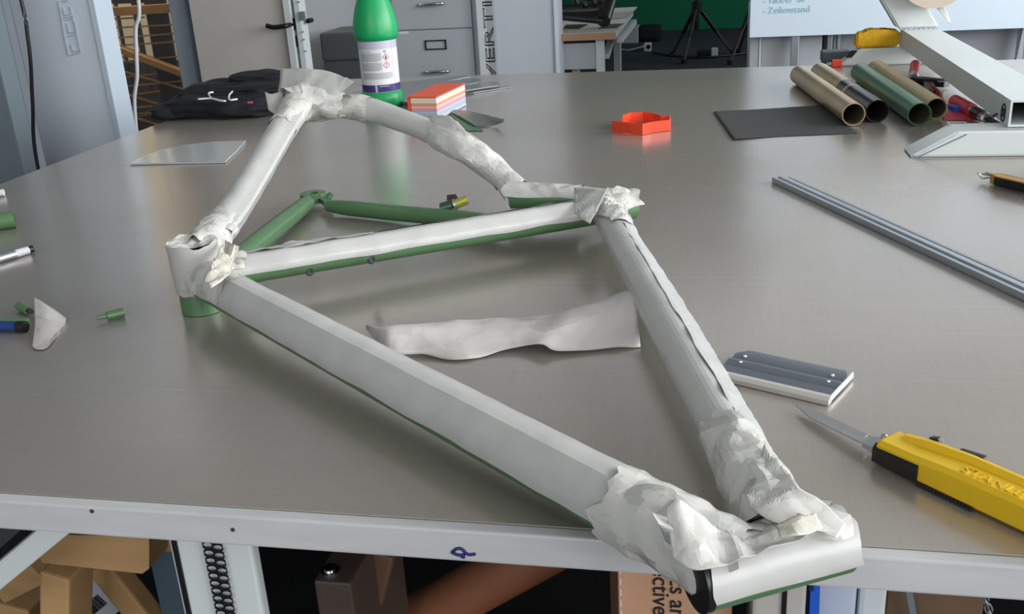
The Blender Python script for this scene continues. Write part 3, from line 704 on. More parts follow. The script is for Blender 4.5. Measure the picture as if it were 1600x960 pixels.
ch = thing('steel_chain', 'short steel chain hanging under the table edge', 'chain', onY(1545, 940, .66))
c0, c1 = onY(1533, 918, .66), onY(1556, 985, .66)
for i in range(9):
    p = c0.lerp(c1, i/8); d = (c1-c0).normalized(); s = V((0, 1, 0)) if i % 2 else d.cross(V((0, 1, 0)))
    pts = [p + d*(.0052*math.cos(t*PI/6)) + s*(.0024*math.sin(t*PI/6)) for t in range(13)]
    obj('link', tube(B(), pts, .0009, 6, caps=False), STEEL, ch, smooth=3)
# ================================================================== THE WRAPPED BICYCLE FRAME
bbp = at(318, 484, 0); bb = lambda z: V((bbp.x, bbp.y, TH+z))
dop = at(490, 314, .008); do = lambda z: V((dop.x, dop.y, TH+z))
sc0 = at(945, 329, .032); st1 = at(988, 322, .031)
hL, hR = at(1090, 903, .021), at(1311, 843, .024)
hT = hL.lerp(hR, .66); hD = hL.lerp(hR, .26)
bf2 = thing('bicycle_frame', 'green bicycle frame wrapped in white masking paper lying on the table', 'bicycle frame', (bbp.x, bbp.y, TH))
def tb_(name, pts, r, oval=1.0, seg=28, parent=bf2, m=GREEN):
    return obj(name, tube(B(), pts, r, seg, oval=oval), m, parent, smooth=.7)
shell = obj('bottom_bracket_shell', pipe(B(), bb(.0006), bb(.068), .0215, .0175, 36), GREEN, bf2, smooth=.7)
dt = tb_('down_tube', [bb(.036), bb(.036).lerp(hD, .5), hD], [.0185, .0195, .0200])
st = tb_('seat_tube', [bb(.036), sc0, st1], .0155)
tt = tb_('top_tube', [sc0, hT], .0160)
ht = obj('head_tube', pipe(B(), hL, hR, .0190, .0160, 36), GREEN, bf2, smooth=.7)
bore = obj('bore', pipe(B(), hL.lerp(hR, .01), hR, .0162, .0150, 24), BLACK_MATTE, ht, smooth=.7)  # black lining paints in the shade inside the head tube
cdir = (do(0)-bb(0)).normalized()
csl = tb_('chain_stay', smooth_path([bb(.020), bb(.019)+cdir*.12, do(.013)-cdir*.05, do(.010)-cdir*.024], 16), [.0125]*9+[.0118, .0115, .011, .0105, .0098, .0085, .0068, .005])
csu = tb_('chain_stay', smooth_path([bb(.052), bb(.070)+cdir*.12, do(.134)-cdir*.05, do(.139)-cdir*.02], 12), .0115)
mono = at(800, 307, .036); m1 = at(905, 312, .034)
tb_('mono_stay', [mono, m1], .0155)
ss0 = at(512, 322, .012)
ssl = tb_('seat_stay', smooth_path([ss0, at(620, 333, .013), at(720, 342, .016), at(800, 349, .020), at(890, 337, .027)], 24), [.0075, .0095]+[.0105]*23)
ssu_pts = [do(.140), at(560, 168, .132), at(640, 193, .114), at(720, 228, .092), at(775, 268, .062), mono+V((.006, .006, .004))]
ssu = tb_('seat_stay', smooth_path(ssu_pts, 24), .0110)
# dropouts: a plate ring with a slot, and a forked tab
def ring(name, c, ro, ri, h, parent, m=GREEN):
    return obj(name, pipe(B(), c-Z(h/2), c+Z(h/2), ro, ri, 30), m, parent, smooth=.7)
d1 = ring('dropout', do(.0135), .0180, .0080, .012, bf2)
obj('dropout_tab', prism(B(), [at(500, 318, .008), at(507, 322, .008), at(519, 320, .008), at(517, 310, .008), at(506, 309, .008)], (0, 0, .007)), GREEN, d1)
p = at(512, 313, .012); obj('mount_eye', tube(B(), [p, p+V((.006, .003, .009))], .0042, 12), GREEN, d1, smooth=.6)
d2 = ring('dropout', do(.142), .0165, .0085, .006, bf2)
# brake boss on the lower seat stay
a, b, c = at(690, 326, .024), at(708, 321, .028), at(730, 312, .034)
bs = obj('brake_boss', pipe(B(), a, b, .0075, .0050, 18), mat('boss_green', (60, 92, 72), .25, metal=.3), bf2, smooth=.6)
obj('spring_plate', prism(B(), [at(698, 326, .024), at(704, 329, .024), at(716, 319, .030), at(708, 304, .036), at(698, 305, .036)], V((.003, .002, .0))), DARKBROWN, bs)
obj('threaded_stud', tube(B(), [b, c], .0060, 16), mat('stud_yellow', (176, 176, 72), .3, metal=.4), bs, smooth=.6)
obj('stud_collar', tube(B(), [b.lerp(c, .05), b.lerp(c, .22)], .0072, 16), ALU, bs, smooth=.6)
# two small bottle-cage bosses
for px, py in ((485, 425), (582, 406)):
    p = at(px, py, .036); n = V((.45, -.75, .35)).normalized()
    obj('bottle_boss', pipe(B(), p-n*.010, p+n*.0008, .0040, .0022, 14), BLACK, st, smooth=.6)

# ---- the paper
a36 = bb(.036)
def L(a, b, t): return a.lerp(b, t)
wrap('paper_wrap', dt, [L(a36, hD, .035), L(a36, hD, .3), L(a36, hD, .6), L(a36, hD, .93)], [(0, .0205), (.5, .0213), (1, .0222)], -118, 99, [(0, .0012), (.08, .0006), (.8, .0006), (1, .0010)], 3, cell=.006, ridge=[(18, .0012, 10), (-38, .0016, 7)], edge=.05, freq=22)
s0, s1 = a36, sc0
wrap('paper_wrap', st, [L(s0, s1, .07), L(s0, s1, .35), L(s0, s1, .7), L(s0, s1, .97)], .0168, -125, 95, [(0, .0010), (.2, .0006), (.9, .0007), (1, .001)], 8, cell=.005, ridge=[(20, .0008, 14)], edge=.05, freq=26)
wrap('paper_seam', st, [L(s0, s1, .10), L(s0, s1, .22), L(s0, s1, .40)], [(0, .0185), (.6, .0190), (1, .0180)], -80, 10, [(0, .0022), (.4, .0018), (1, .0006)], 12, cell=.005, ridge=[(-42, [(0, .001), (.5, .005), (1, .001)], 10)], edge=.2)
wrap('paper_seam', st, [L(s0, s1, .42), L(s0, s1, .7), L(s0, s1, .96)], .0178, -100, -14, [(0, .0008), (1, .0014)], 14, cell=.005, ridge=[(-52, [(0, .0005), (.4, .004), (1, .004)], 12)], edge=.15, freq=30)
t0, t1 = sc0, hT
wrap('paper_wrap', tt, [L(t0, t1, .02), L(t0, t1, .35), L(t0, t1, .7), L(t0, t1, .97)], .0174, -135, 120, [(0, .0008), (.1, .0005), (.85, .0006), (1, .0012)], 17, cell=.006, edge=.05, freq=20)
wrap('paper_seam', tt, [L(t0, t1, .03), L(t0, t1, .25), L(t0, t1, .55), L(t0, t1, .84)], [(0, .0188), (.3, .0181), (1, .0184)], -112, -14, [(0, .0034), (.22, .0026), (.35, .0011), (.7, .0012), (1, .0020)], 21, cell=.006, ridge=[(-62, [(0, .004), (.25, .0015), (.6, .004), (1, .003)], 14)], edge=.18, freq=40)
wrap('paper_wrap', ht, [L(hL, hR, .004), L(hL, hR, .5), L(hL, hR, 1.025)], .0202, -120, 104, [(0, .0006), (1, .0006)], 25, cell=.005, edge=.03, freq=20, rag=.002)
wrap('paper_crumple', ht, [L(hL, hR, .10), L(hL, hR, .4), L(hL, hR, .7), L(hL, hR, .97)], [(0, .0225), (.35, .0215), (.7, .0225), (1, .0215)], -115, 34, [(0, .004), (.5, .0036), (1, .0038)], 27, cell=.0075, edge=.3, freq=48)
# joints
wrap('paper_crumple', bf2, [L(t1, t0, .02), L(t1, t0, .10), L(t1, t0, .20)], [(0, .0245), (.6, .0215), (1, .0195)], -150, 112, [(0, .0046), (.6, .0036), (1, .0018)], 31, cell=.0075, freq=45, rag=.012, edge=.2)
wrap('paper_crumple', bf2, [L(hD, a36, -.01), L(hD, a36, .05), L(hD, a36, .125)], [(0, .0240), (.6, .0245), (1, .0248)], -128, 104, [(0, .0042), (.6, .0034), (1, .0018)], 33, cell=.0078, freq=42, rag=.013, edge=.15)
sheet('paper_flap', bf2, [at(1040, 846, .040), at(1030, 822, .056), at(1019, 800, .062)], [at(1062, 862, .036), at(1052, 826, .054), at(1044, 808, .050)], 8, 4, .0015, 35, PAPER)
sheet('paper_gusset', bf2, [at(1040, 797, .058), at(1060, 783, .064), at(1100, 809, .054), at(1150, 838, .044), at(1205, 820, .044), at(1245, 803, .048)], [at(1052, 872, .044), at(1078, 890, .0425), at(1115, 888, .0435), at(1165, 872, .0445), at(1225, 851, .0455), at(1295, 826, .0455)], 26, 11, .0030, 36, PAPER_CR, freq=60)
sheet('paper_gusset', bf2, [at(1194, 696, .046), at(1222, 728, .049), at(1252, 762, .051), at(1292, 788, .049), at(1322, 822, .044)], [at(1166, 778, .044), at(1182, 800, .046), at(1212, 812, .048), at(1250, 818, .047), at(1308, 838, .0445)], 24, 10, .0028, 37, PAPER_CR, freq=60)
sheet('tape_patch', bf2, [at(1212, 820, .051), at(1245, 806, .054), at(1275, 800, .053)], [at(1218, 842, .049), at(1250, 836, .051), at(1284, 826, .049)], 10, 6, .002, 38, PAPER_CREAM, freq=70)
obj('shaded_end_disc', tube(B(), [hL.lerp(hR, -.03), hL.lerp(hR, .02)], .0194, 36), BLACK, ht, smooth=.7)  # solid black disc paints the shade on the tube's open end
# seat cluster
wrap('paper_crumple', bf2, [L(sc0, st1, -.55), L(sc0, st1, -.1), L(sc0, st1, .5), L(sc0, st1, 1.05)], [(0, .0200), (.4, .0205), (.8, .0190), (1, .0225)], -150, 80, [(0, .0024), (.5, .0036), (1, .0022)], 41, cell=.0065, freq=50, edge=.25, rag=.008)
sheet('paper_collar', bf2, [at(897, 292, .056), at(925, 293, .060), at(950, 296, .062)], [at(898, 334, .046), at(912, 344, .046), at(922, 350, .044)], 8, 6, .0022, 42, PAPER_FLAP, smooth=False)
Ys = st1.y-.012
sheet('paper_collar', bf2, [onY(940, 306, Ys-.01), onY(953, 297, Ys), onY(966, 290, Ys+.004), onY(983, 296, Ys+.006), onY(993, 311, Ys+.006), onY(994, 326, Ys+.004)], [onY(946, 322, Ys-.016), onY(955, 326, Ys-.014), onY(962, 327, Ys-.014), onY(968, 328, Ys-.014), onY(974, 330, Ys-.012), onY(980, 334, Ys-.008)], 18, 9, .0028, 43, PAPER_CR, freq=70)
wrap('paper_crumple', bf2, [L(t0, t1, -.03), L(t0, t1, .06), L(t0, t1, .15)], [(0, .022), (1, .0195)], -140, 40, [(0, .0046), (1, .0022)], 44, cell=.0065, freq=60, edge=.3)
# mono stay and upper seat stay
wrap('paper_wrap', bf2, [mono-V((.006, 0, 0)), L(mono, m1, .5), m1+V((.004, 0, 0))], [(0, .0200), (.5, .0178), (1, .0180)], -130, 74, [(0, .0016), (1, .0024)], 47, cell=.006, edge=.1)
up = smooth_path(ssu_pts, 40)
wrap('paper_wrap', ssu, up[8:24:3], [(0, .0168), (.5, .0150), (1, .0160)], -180, 180, [(0, .0012), (.5, .0006), (1, .0012)], 51, cell=.0065, freq=30)
wrap('paper_crumple', ssu, up[20:36:3], [(0, .0175), (.25, .0205), (.6, .0180), (1, .0165)], -180, 180, [(0, .0026), (.5, .0046), (1, .0030)], 53, cell=.0085, freq=34, rag=.008)
wrap('paper_crumple', ssu, up[29:], [(0, .0175), (.6, .0165), (1, .0190)], -180, 140, [(0, .0022), (1, .0014)], 55, cell=.0085, freq=34)
wrap('paper_crumple', ssu, up[1:11:3], [(0, .021), (.5, .0165), (1, .0185)], -180, 180, [(0, .0038), (1, .0022)], 57, cell=.0085, freq=38, rag=.008)
sheet('paper_flap', ssu, [up[19]+Z(.020), up[22]+Z(.032), up[25]+Z(.027)], [up[22]+V((.0, -.020, -.004)), up[24]+V((.002, -.022, -.010)), up[27]+V((.004, -.020, -.004))], 9, 7, .003, 58, PAPER_FLAP, smooth=False)
# upper chain stay
cu_ = smooth_path([bb(.060), bb(.074)+cdir*.12, do(.136)-cdir*.05, do(.142)], 30)
wrap('paper_wrap', csu, cu_[5:24:3], [(0, .0175), (.5, .0170), (1, .0180)], -180, 180, [(0, .0014), (.5, .0006), (1, .0010)], 61, cell=.006, ridge=[(75, .0045, 16)], freq=30)
wrap('paper_crumple', csu, cu_[18:], [(0, .0175), (.4, .0205), (1, .0235)], -180, 180, [(0, .0020), (.5, .0042), (1, .0050)], 63, cell=.0075, freq=48, ridge=[(80, .004, 18)], rag=.008)
wrap('paper_crumple', csu, cu_[1:9], [(0, .0150), (.5, .0195), (1, .0182)], -180, 180, [(0, .0046), (1, .0022)], 65, cell=.0065, freq=55, rag=.006)
# big crumple and upright sheet over the upper dropout
wrap('paper_crumple', d2, [do(.142)-cdir*.02+V((-.012, 0, .004)), do(.146), do(.146)+V((.03, .006, 0)), do(.142)+V((.058, .004, -.004))], [(0, .022), (.4, .026), (1, .018)], -180, 180, [(0, .005), (1, .004)], 67, cell=.0085, freq=42)
Yd = dop.y+.004
sheet('paper_flap', d2, [onY(440, 107, Yd+.012), onY(478, 107, Yd+.004), onY(510, 111, Yd), onY(534, 119, Yd-.002), onY(553, 127, Yd-.006)],
      [onY(432, 160, Yd-.012), onY(465, 172, Yd-.02), onY(500, 166, Yd-.02), onY(518, 158, Yd-.014), onY(528, 150, Yd-.008)], 16, 10, .0034, 69, PAPER_FLAP, freq=36)
sheet('paper_flap', d2, [onY(413, 144, Yd-.02), onY(424, 147, Yd-.02), onY(442, 142, Yd-.01)], [onY(420, 172, Yd-.03), onY(432, 178, Yd-.03), onY(446, 172, Yd-.02)], 7, 5, .002, 70, PAPER_FLAP, smooth=False)
# bottom bracket wrap: a loose sleeve round the upright shell, sunken crumpled top
wrap('paper_wrap', shell, [bb(.021), bb(.038), bb(.058), bb(.0745)], [(0, .0232), (.6, .0246), (1, .0252)], -180, 180, [(0, .0006), (.7, .0010), (1, .0020)], 73, cell=.006, freq=30, rag=.004)
crumple_cap('paper_crumple', shell, bb(.0745), .0254, .0035, 74, PAPER_CR)
wrap('paper_crumple', bf2, [L(a36, hD, .0), L(a36, hD, .05), L(a36, hD, .13)], [(0, .0222), (.5, .0222), (1, .0214)], -125, 98, [(0, .0020), (.6, .0016), (1, .0008)], 79, cell=.006, freq=45, rag=.01)
sheet('paper_flap', shell, [at(352, 376, .072), at(366, 383, .076), at(374, 384, .070)], [at(345, 410, .062), at(352, 424, .056), at(358, 432, .050)], 8, 6, .0025, 75, PAPER_CREAM, smooth=False, freq=70)
sheet('paper_flap', shell, [at(318, 440, .060), at(326, 424, .066), at(338, 400, .072), at(345, 384, .076)], [at(330, 450, .058), at(352, 436, .060), at(360, 426, .060), at(362, 402, .066)], 10, 6, .003, 76, PAPER_CREAM, smooth=False, freq=70)
wrap('paper_crumple', bf2, [L(a36, sc0, .025)+Z(.006), L(a36, sc0, .06)+Z(.004), L(a36, sc0, .10)+Z(.002)], [(0, .021), (1, .018)], -120, 70, [(0, .004), (1, .0016)], 77, cell=.006, freq=60, rag=.008)
sheet('paper_flap', csl, [at(358, 404, .052), at(372, 402, .056), at(386, 404, .054)], [at(360, 412, .046), at(374, 412, .048), at(388, 406, .046)], 7, 4, .002, 78, PAPER_CREAM, smooth=False)
# ================================================================== THINGS ON THE TABLE
def flatthing(name, pix, m, label, cat, t=.001, z=.0005, group=None, bev=None):
    o = obj(name, prism(B(), [at(x, y, z) for x, y in pix], (0, 0, t)), m); tag(o, label, cat, group); return o
# loose paper
o = sheet('paper_strip', None, [at(572, 516, .004), at(610, 510, .016), at(680, 503, .014), at(760, 497, .008), at(845, 493, .006), at(920, 474, .012), at(965, 458, .022), at(990, 452, .030)],
      [at(576, 520, .003), at(606, 550, .006), at(660, 553, .004), at(718, 563, .002), at(800, 545, .004), at(845, 538, .010), at(880, 549, .004), at(1001, 541, .002)], 48, 12, .0013, 81, PAPER_LOOSE, bow=.007, freq=26)
tag(o, 'long torn strip of white masking paper lying inside the frame triangle', 'paper')
o = sheet('paper_scrap', None, [at(53, 465, .020), at(72, 476, .018), at(90, 487, .012), at(104, 499, .003)], [at(50, 541, .002), at(58, 545, .003), at(74, 541, .003), at(92, 520, .002)], 14, 12, .0016, 83, PAPER_LOOSE, bow=-.006)
tag(o, 'small triangular scrap of white paper on the table at the left', 'paper')
# small green and dark bits at the left
def rod(name, a, b, r, m, label, cat, extra=(), seg=18):
    t = thing(name, label, cat, a.lerp(b, .5)-Z(r))
    obj('barrel', tube(B(), [a, b], r, seg), m, t, smooth=.7)
    for nm, u0, u1, rr, mm in extra: obj(nm, tube(B(), [a.lerp(b, u0), a.lerp(b, u1)], rr, seg), mm, t, smooth=.7)
    return t
rod('green_plug', at(167, 494, .005), at(193, 488, .005), .0046, GREEN, 'small green plug with a thin tip lying alone on the table', 'plug', (('tip', -.55, 0, .0022, GREEN),))
rod('green_clip', at(30, 478, .006), at(44, 485, .005), .0050, GREEN, 'tiny green clip beside the paper scrap', 'clip', (('tip', 1, 1.35, .0028, DARKBROWN),))
rod('green_pen', at(-30, 505, .0075), at(43, 504, .0075), .0045, GREEN, 'green pen barrel lying behind the blue marker', 'pen')
rod('blue_marker', at(-30, 509, .006), at(38, 511, .006), .0055, mat('marker_blue', (30, 60, 120), .35), 'dark blue marker at the left edge of the table', 'marker', (('cap', .86, 1.03, .0060, BLACK),))
rod('white_pen', at(-30, 413, .0055), at(44, 391, .0055), .0050, LABEL, 'white pen with a black end at the left edge of the table', 'pen', (('end_cap', 1.0, 1.10, .0046, BLACK), ('clip', .3, .72, .0053, ALU)))
pg = thing('green_tube_piece', 'short piece of green frame tube at the left edge', 'tube', at(0, 350, 0))
obj('tube_wall', pipe(B(), at(-40, 352, .0115), at(23, 343, .0115), .0115, .0095), GREEN, pg, smooth=.7)
rod('white_stopper', at(-14, 303, .006), at(6, 301, .006), .0055, LABEL, 'white stopper at the far left edge of the table', 'stopper')
# clear acrylic sheet
pts = [(203, 258), (352, 255), (372, 236), (384, 222), (330, 224), (285, 229), (248, 238), (222, 248)]
o = flatthing('acrylic_sheet', pts, ACRYLIC, 'clear curved acrylic sheet lying in front of the dark jacket', 'sheet', t=.003)
# dark folded jacket
jk = thing('folded_jacket', 'dark navy jacket folded up with white drawstrings', 'jacket', at(345, 180, 0))
def lump(name, c, sx, sy, sz, seed, m, rotz=0.0, parent=jk, amp=.018, nu=80, nv=40, f=9):
    bm = B(); R = Matrix.Rotation(rotz, 3, 'Z'); rows = []
    for i in range(nv+1):
        ph = -PI/2+PI*i/nv; row = []
        for j in range(nu):
            th = 2*PI*j/nu
            e = lambda v, k: math.copysign(abs(v)**k, v)
            p = V((sx*e(math.cos(ph), .5)*e(math.cos(th), .55), sy*e(math.cos(ph), .5)*e(math.sin(th), .55), sz*e(math.sin(ph), .8)))
            q = V((p.x*f*.6, p.y*f*.6, p.z*f*2.6))+V((seed, seed*2, 0))
            n = p.normalized(); p = p + n*amp*(noise.noise(q)+.8*(.4-abs(noise.noise(q*2.2))*2)+.6*(.35-abs(noise.noise(V((q.x*3.2, q.y*3.2, q.z*5.5))))*1.6))
            p = c + R @ p; p.z = max(p.z, TH+.0008); row.append(bm.verts.new(p))
        rows.append(row)
    for a, b in zip(rows, rows[1:]):
        for j in range(nu): bm.faces.new((a[j], a[(j+1) % nu], b[(j+1) % nu], b[j]))
    return obj(name, bm, m, parent, smooth=3)
jc = at(345, 178, 0)
lump('body', jc+V((.015, .03, .022)), .140, .105, .026, 3, CLOTH, -.05, amp=.015)
lump('upper_fold', jc+V((.025, .06, .045)), .120, .085, .018, 6, CLOTH, -.02, amp=.016)
lump('hood', jc+V((.05, .10, .062)), .062, .05, .013, 9, CLOTH, .2, amp=.014)
lump('sleeve', jc+V((-.075, -.03, .014)), .065, .045, .016, 12, CLOTH, .3, amp=.012)
zz = .066
for pp in ([(309, 155), (330, 154), (345, 157), (352, 158)], [(333, 144), (326, 146), (330, 153), (342, 157), (351, 158)], [(363, 143), (358, 149), (359, 156), (371, 155)]):
    obj('drawstring', tube(B(), smooth_path([at(x, y, zz) for x, y in pp], 18), .0018, 8), CORD_W, jk, smooth=3)
p = at(391, 160, zz-.004); obj('tag', box(B(), p+V((-.005, -.001, -.0018)), p+V((.005, .001, .0018))), PINK, jk)
# green bottle
bp = at(599, 165, 0); bo = thing('green_bottle', 'green plastic bottle with a printed white hazard label', 'bottle', bp)
prof = [(.040, 0), (.0445, .003), (.0455, .012), (.0450, .030), (.0405, .0335), (.0405, .034), (.0405, .140), (.0445, .1425), (.0475, .150), (.0480, .160), (.0460, .180), (.0400, .205), (.0300, .232), (.0220, .252), (.0180, .262), (.0170, .272)]
obj('body', lathe(B(), prof, bp, 48), BOTTLE, bo, smooth=.9)
obj('cap', lathe(B(), [(.019, .270), (.020, .272), (.020, .296), (.018, .300)], bp, 32), BOTTLE, bo, smooth=.7)
obj('neck_ring', lathe(B(), [(.031, .233), (.033, .234), (.033, .237), (.030, .238)], bp, 32), BLACK, bo, smooth=.7)
phi0 = math.atan2(-bp.y, -bp.x)                    # towards the viewer's side of the room
def patch(name, u0, u1, z0, z1, r, m, parent, bm=None, n=None):
    own = bm is None; bm = bm or B(); n = n or max(2, int(abs(u1-u0)/6))
    rows = [[bm.verts.new(bp+V((r*math.cos(phi0+math.radians(u0+(u1-u0)*i/n)), r*math.sin(phi0+math.radians(u0+(u1-u0)*i/n)), z))) for z in (z0, z1)] for i in range(n+1)]
    for a, b in zip(rows, rows[1:]): bm.faces.new((a[0], b[0], b[1], a[1]))
    return obj(name, bm, m, parent, smooth=3) if own else None
lb = patch('label', -140, 140, .034, .140, .0410, LABEL, bo)
patch('top_band', -140, 140, .124, .1398, .0412, LABEL_LILAC, lb); patch('bottom_band', -140, 140, .0345, .050, .0412, LABEL_PURPLE, lb)
lines = B()
for (u0, u1, z0, z1) in ((-62, 8, .100, .1155), (-60, 8, .080, .096), (-58, 40, .062, .075)):
    z = z1
    while z > z0: patch('', u0, u1-(8 if z-.0022 < z0 else 0), z-.0011, z, .0412, None, lb, lines); z -= .0019
patch('', -64, -22, .1185, .1195, .0412, None, lb, lines)
obj('small_print', lines, LABEL_TEXT, lb, smooth=3)
for zc, g in ((.107, 'flame'), (.0905, 'exclaim')):
    d = B(); R_ = .0415; uc = 22
    def cp(u, z, r=R_): return bp+V((r*math.cos(phi0+math.radians(uc+u)), r*math.sin(phi0+math.radians(uc+u)), zc+z))
    Q = [(0, .0078), (11, 0), (0, -.0078), (-11, 0)]; q = [(0, .0062), (8.7, 0), (0, -.0062), (-8.7, 0)]
    A = [d.verts.new(cp(*x)) for x in Q]; A2 = [d.verts.new(cp(*x)) for x in q]
    for i in range(4): d.faces.new((A[i], A[(i+1) % 4], A2[(i+1) % 4], A2[i]))
    hz = obj('hazard_diamond', d, INK_RED, lb)
    e = B(); s = [(-1.1, .0038), (1.1, .0038), (.7, -.0012), (-.7, -.0012)] if g == 'exclaim' else [(-3.2, -.001), (-1.5, .0015), (0, .0042), (1.2, .0012), (3, .0005), (2.2, -.0026), (-2.2, -.0026)]
    e.faces.new([e.verts.new(cp(u, z)) for u, z in s]); s2 = [(-1, -.0022), (1, -.0022), (1, -.0036), (-1, -.0036)] if g == 'exclaim' else [(-3, -.0032), (3, -.0032), (3, -.0038), (-3, -.0038)]
    e.faces.new([e.verts.new(cp(u, z)) for u, z in s2]); obj('hazard_symbol', e, INK_BLACK, lb)
bars = B()
for z in (.1165, .1185, .1205): patch('', 15, 24, z, z+.0009, .0412, None, lb, bars)
obj('small_print', bars, INK_BLACK, lb); patch('fold_line', 44, 45, .05, .14, .0412, LABEL_TEXT, lb)
patch('white_mark', -18, -12, .0345, .050, .0414, LABEL_LILAC, lb); patch('white_mark', -5, 24, .0462, .0474, .0414, LABEL_LILAC, lb); patch('white_mark', 2, 22, .038, .045, .0414, INK_BLUE, lb)
# coloured card block
nb = thing('card_block', 'orange-covered block of coloured sticky cards beside the bottle', 'card block', at(680, 172, 0))
H = .046
f0, f1, f2 = at(641, 152, H), at(681, 152, H), at(726, 131, H); f3 = f0+(f2-f1)
def slab(z0, z1, m, name, grow=0.0):
    pts = [V((p.x, p.y, TH+z0)) for p in (f0, f1, f2, f3)]; c = sum(pts, V())/4
    pts = [p+(p-c)*grow for p in pts]; obj(name, prism(B(), pts, (0, 0, z1-z0)), m, nb)
slab(.0005, .0025, GREY_BOARD, 'base_board', .01)
cols = [(200, 196, 204), (170, 186, 204), (178, 192, 208), (226, 150, 170), (232, 190, 180), (226, 150, 120), (232, 222, 196), (236, 226, 204)]
for i, c in enumerate(cols):
    m = mat('card_%d' % i, c, .7); slab(.0026+i*.0052, .0026+(i+1)*.0052-.0003, m, 'card_layer', -.004*(i % 2))
slab(.0443, .0470, ORANGE_CARD, 'cover', .015)
sp = (f0-f1).normalized(); a = f0+sp*.001
obj('spine', prism(B(), [V((a.x, a.y, TH+.001)), V((a.x+sp.x*.006, a.y+sp.y*.006, TH+.001)), V((a.x+sp.x*.006, a.y+sp.y*.006, TH+.047)), V((a.x, a.y, TH+.047))], (f2-f1)), ORANGE_CARD, nb)
# smoky plates behind
for i, (pp, z, lab) in enumerate((
    ([(536, 150), (625, 131), (726, 119.5), (735, 121), (640, 140), (560, 153)], .0005, 'narrow smoky grey plate at the far edge of the table'),
    ([(560, 154), (640, 134), (742, 124), (752, 126), (748, 130), (660, 146), (600, 158)], .0036, 'smoky grey acrylic plate with a rounded end behind the card block'),
    ([(600, 158), (690, 140), (768, 129), (780, 131), (778, 135), (710, 146), (640, 162)], .0067, 'smoky grey acrylic plate under the orange card block'),
    ([(690, 150), (740, 143), (796, 135.5), (801, 137), (740, 146)], .0005, 'slim smoky grey ruler lying farthest right beside the card block'))):
    if i == 1 or i == 2: z = .0005 + .0031*(i)
    flatthing('acrylic_plate', pp, GREY_ACR, lab, 'plate', t=.003, z=z)
flatthing('green_card', [(700, 176), (724, 181), (740, 193), (755, 205), (730, 205)], GREEN_SHEET, 'green card lying under the frosted film', 'card', t=.001)
o = sheet('frosted_film', None, [at(692, 170, .002), at(735, 174, .010), at(765, 181, .014), at(790, 187, .016)], [at(742, 197, .003), at(760, 198, .002), at(775, 195, .003), at(786, 191, .012)], 18, 8, .0006, 91, FROST, bow=.003)
tag(o, 'greyish frosted film with a lifted corner behind the upper seat stay', 'film')
# orange ring: open clamp-like band
rg = [(1046, 188), (1044, 199), (1024, 203), (1005, 206), (990, 204.5), (970, 203), (957, 203), (957, 199.5), (972, 199), (972, 193), (985, 189.5), (1003, 188), (1020, 189.5), (1034, 192), (1046, 189)]
bm = B(); P_ = [at(x, y, .0006) for x, y in [(957, 205), (957, 205), (986, 209), (1004, 211), (1016, 208), (1030, 206), (1046, 204), (1047, 197), (1033, 197), (1022, 193), (1005, 191), (986, 192), (973, 196), (973, 203)]]
Hh = .019
rv = []
n = len(P_)
for i, p in enumerate(P_):
    a = P_[max(i-1, 0)]; b = P_[min(i+1, n-1)]; t = (b-a); t.z = 0
    t = t.normalized() if t.length else V((1, 0, 0)); s = V((-t.y, t.x, 0))*.0011
    hh = Hh if i > 1 or True else Hh
    rv.append([bm.verts.new(p-s), bm.verts.new(p+s), bm.verts.new(p+s+Z(hh)), bm.verts.new(p-s+Z(hh))])
for a, b in zip(rv[1:], rv[2:]):
    for k in range(4): bm.faces.new((a[k], a[(k+1) % 4], b[(k+1) % 4], b[k]))
bm.faces.new(rv[1]); bm.faces.new(rv[-1][::-1])
for v in rv[0]: bm.verts.remove(v)
tag(obj('orange_ring', bm, ORANGE), 'open orange plastic ring band standing on the table', 'ring')
# sandpaper sheet and four tubes
o = sheet('sandpaper_sheet', None, [at(1115, 174, .002), at(1180, 171, .0015), at(1240, 167, .0015), at(1292, 164, .001)], [at(1146, 217, .003), at(1210, 213, .0012), at(1290, 210, .001), at(1340, 208, .001)], 24, 10, .0003, 95, SANDPAPER, thick=.0008)
tag(o, 'dark grey sandpaper sheet partly under the brass tube', 'sandpaper')
def sample(a, b, ro, m, label, extra=None, zz=.0):
    t = thing('sample_tube', label, 'tube', (a.lerp(b, .5)-Z(ro+zz)), 'sample tubes')
    obj('tube_wall', pipe(B(), a, b, ro, ro-.0016, 32), m, t, smooth=.7)
    obj('bore', pipe(B(), a.lerp(b, .012), b, ro-.0016, ro-.0024, 24), TUBE_IN if m is not BLACK_TUBE else BLACK_MATTE, t, smooth=.7)
    if extra:
        for nm, u0, u1, mm in extra: obj(nm, pipe(B(), a.lerp(b, u0), a.lerp(b, u1), ro+.0004, ro-.001, 32), mm, t, smooth=.7)
    return t
r = .0195
sample(at(1334, 179, r+.0008), at(1249, 117, r), r, BRASS, 'leftmost of the four sample tubes, brass coloured, on the sandpaper edge')
sample(at(1371, 174, r), at(1281, 113, r), r, BLACK_TUBE, 'black sample tube with a brass far half between brass and green tubes', (('brass_half', .50, 1.0, BRASS), ('brass_ring', .36, .385, BRASS)))
sample(at(1437, 179, r), at(1344, 113, r), r, GREEN_TUBE, 'green sample tube beside the white stand foot')
sample(at(1463, 170, r-.001), at(1369, 107, r-.001), r-.001, TAN_TUBE, 'rightmost tan sample tube beside the red markers')
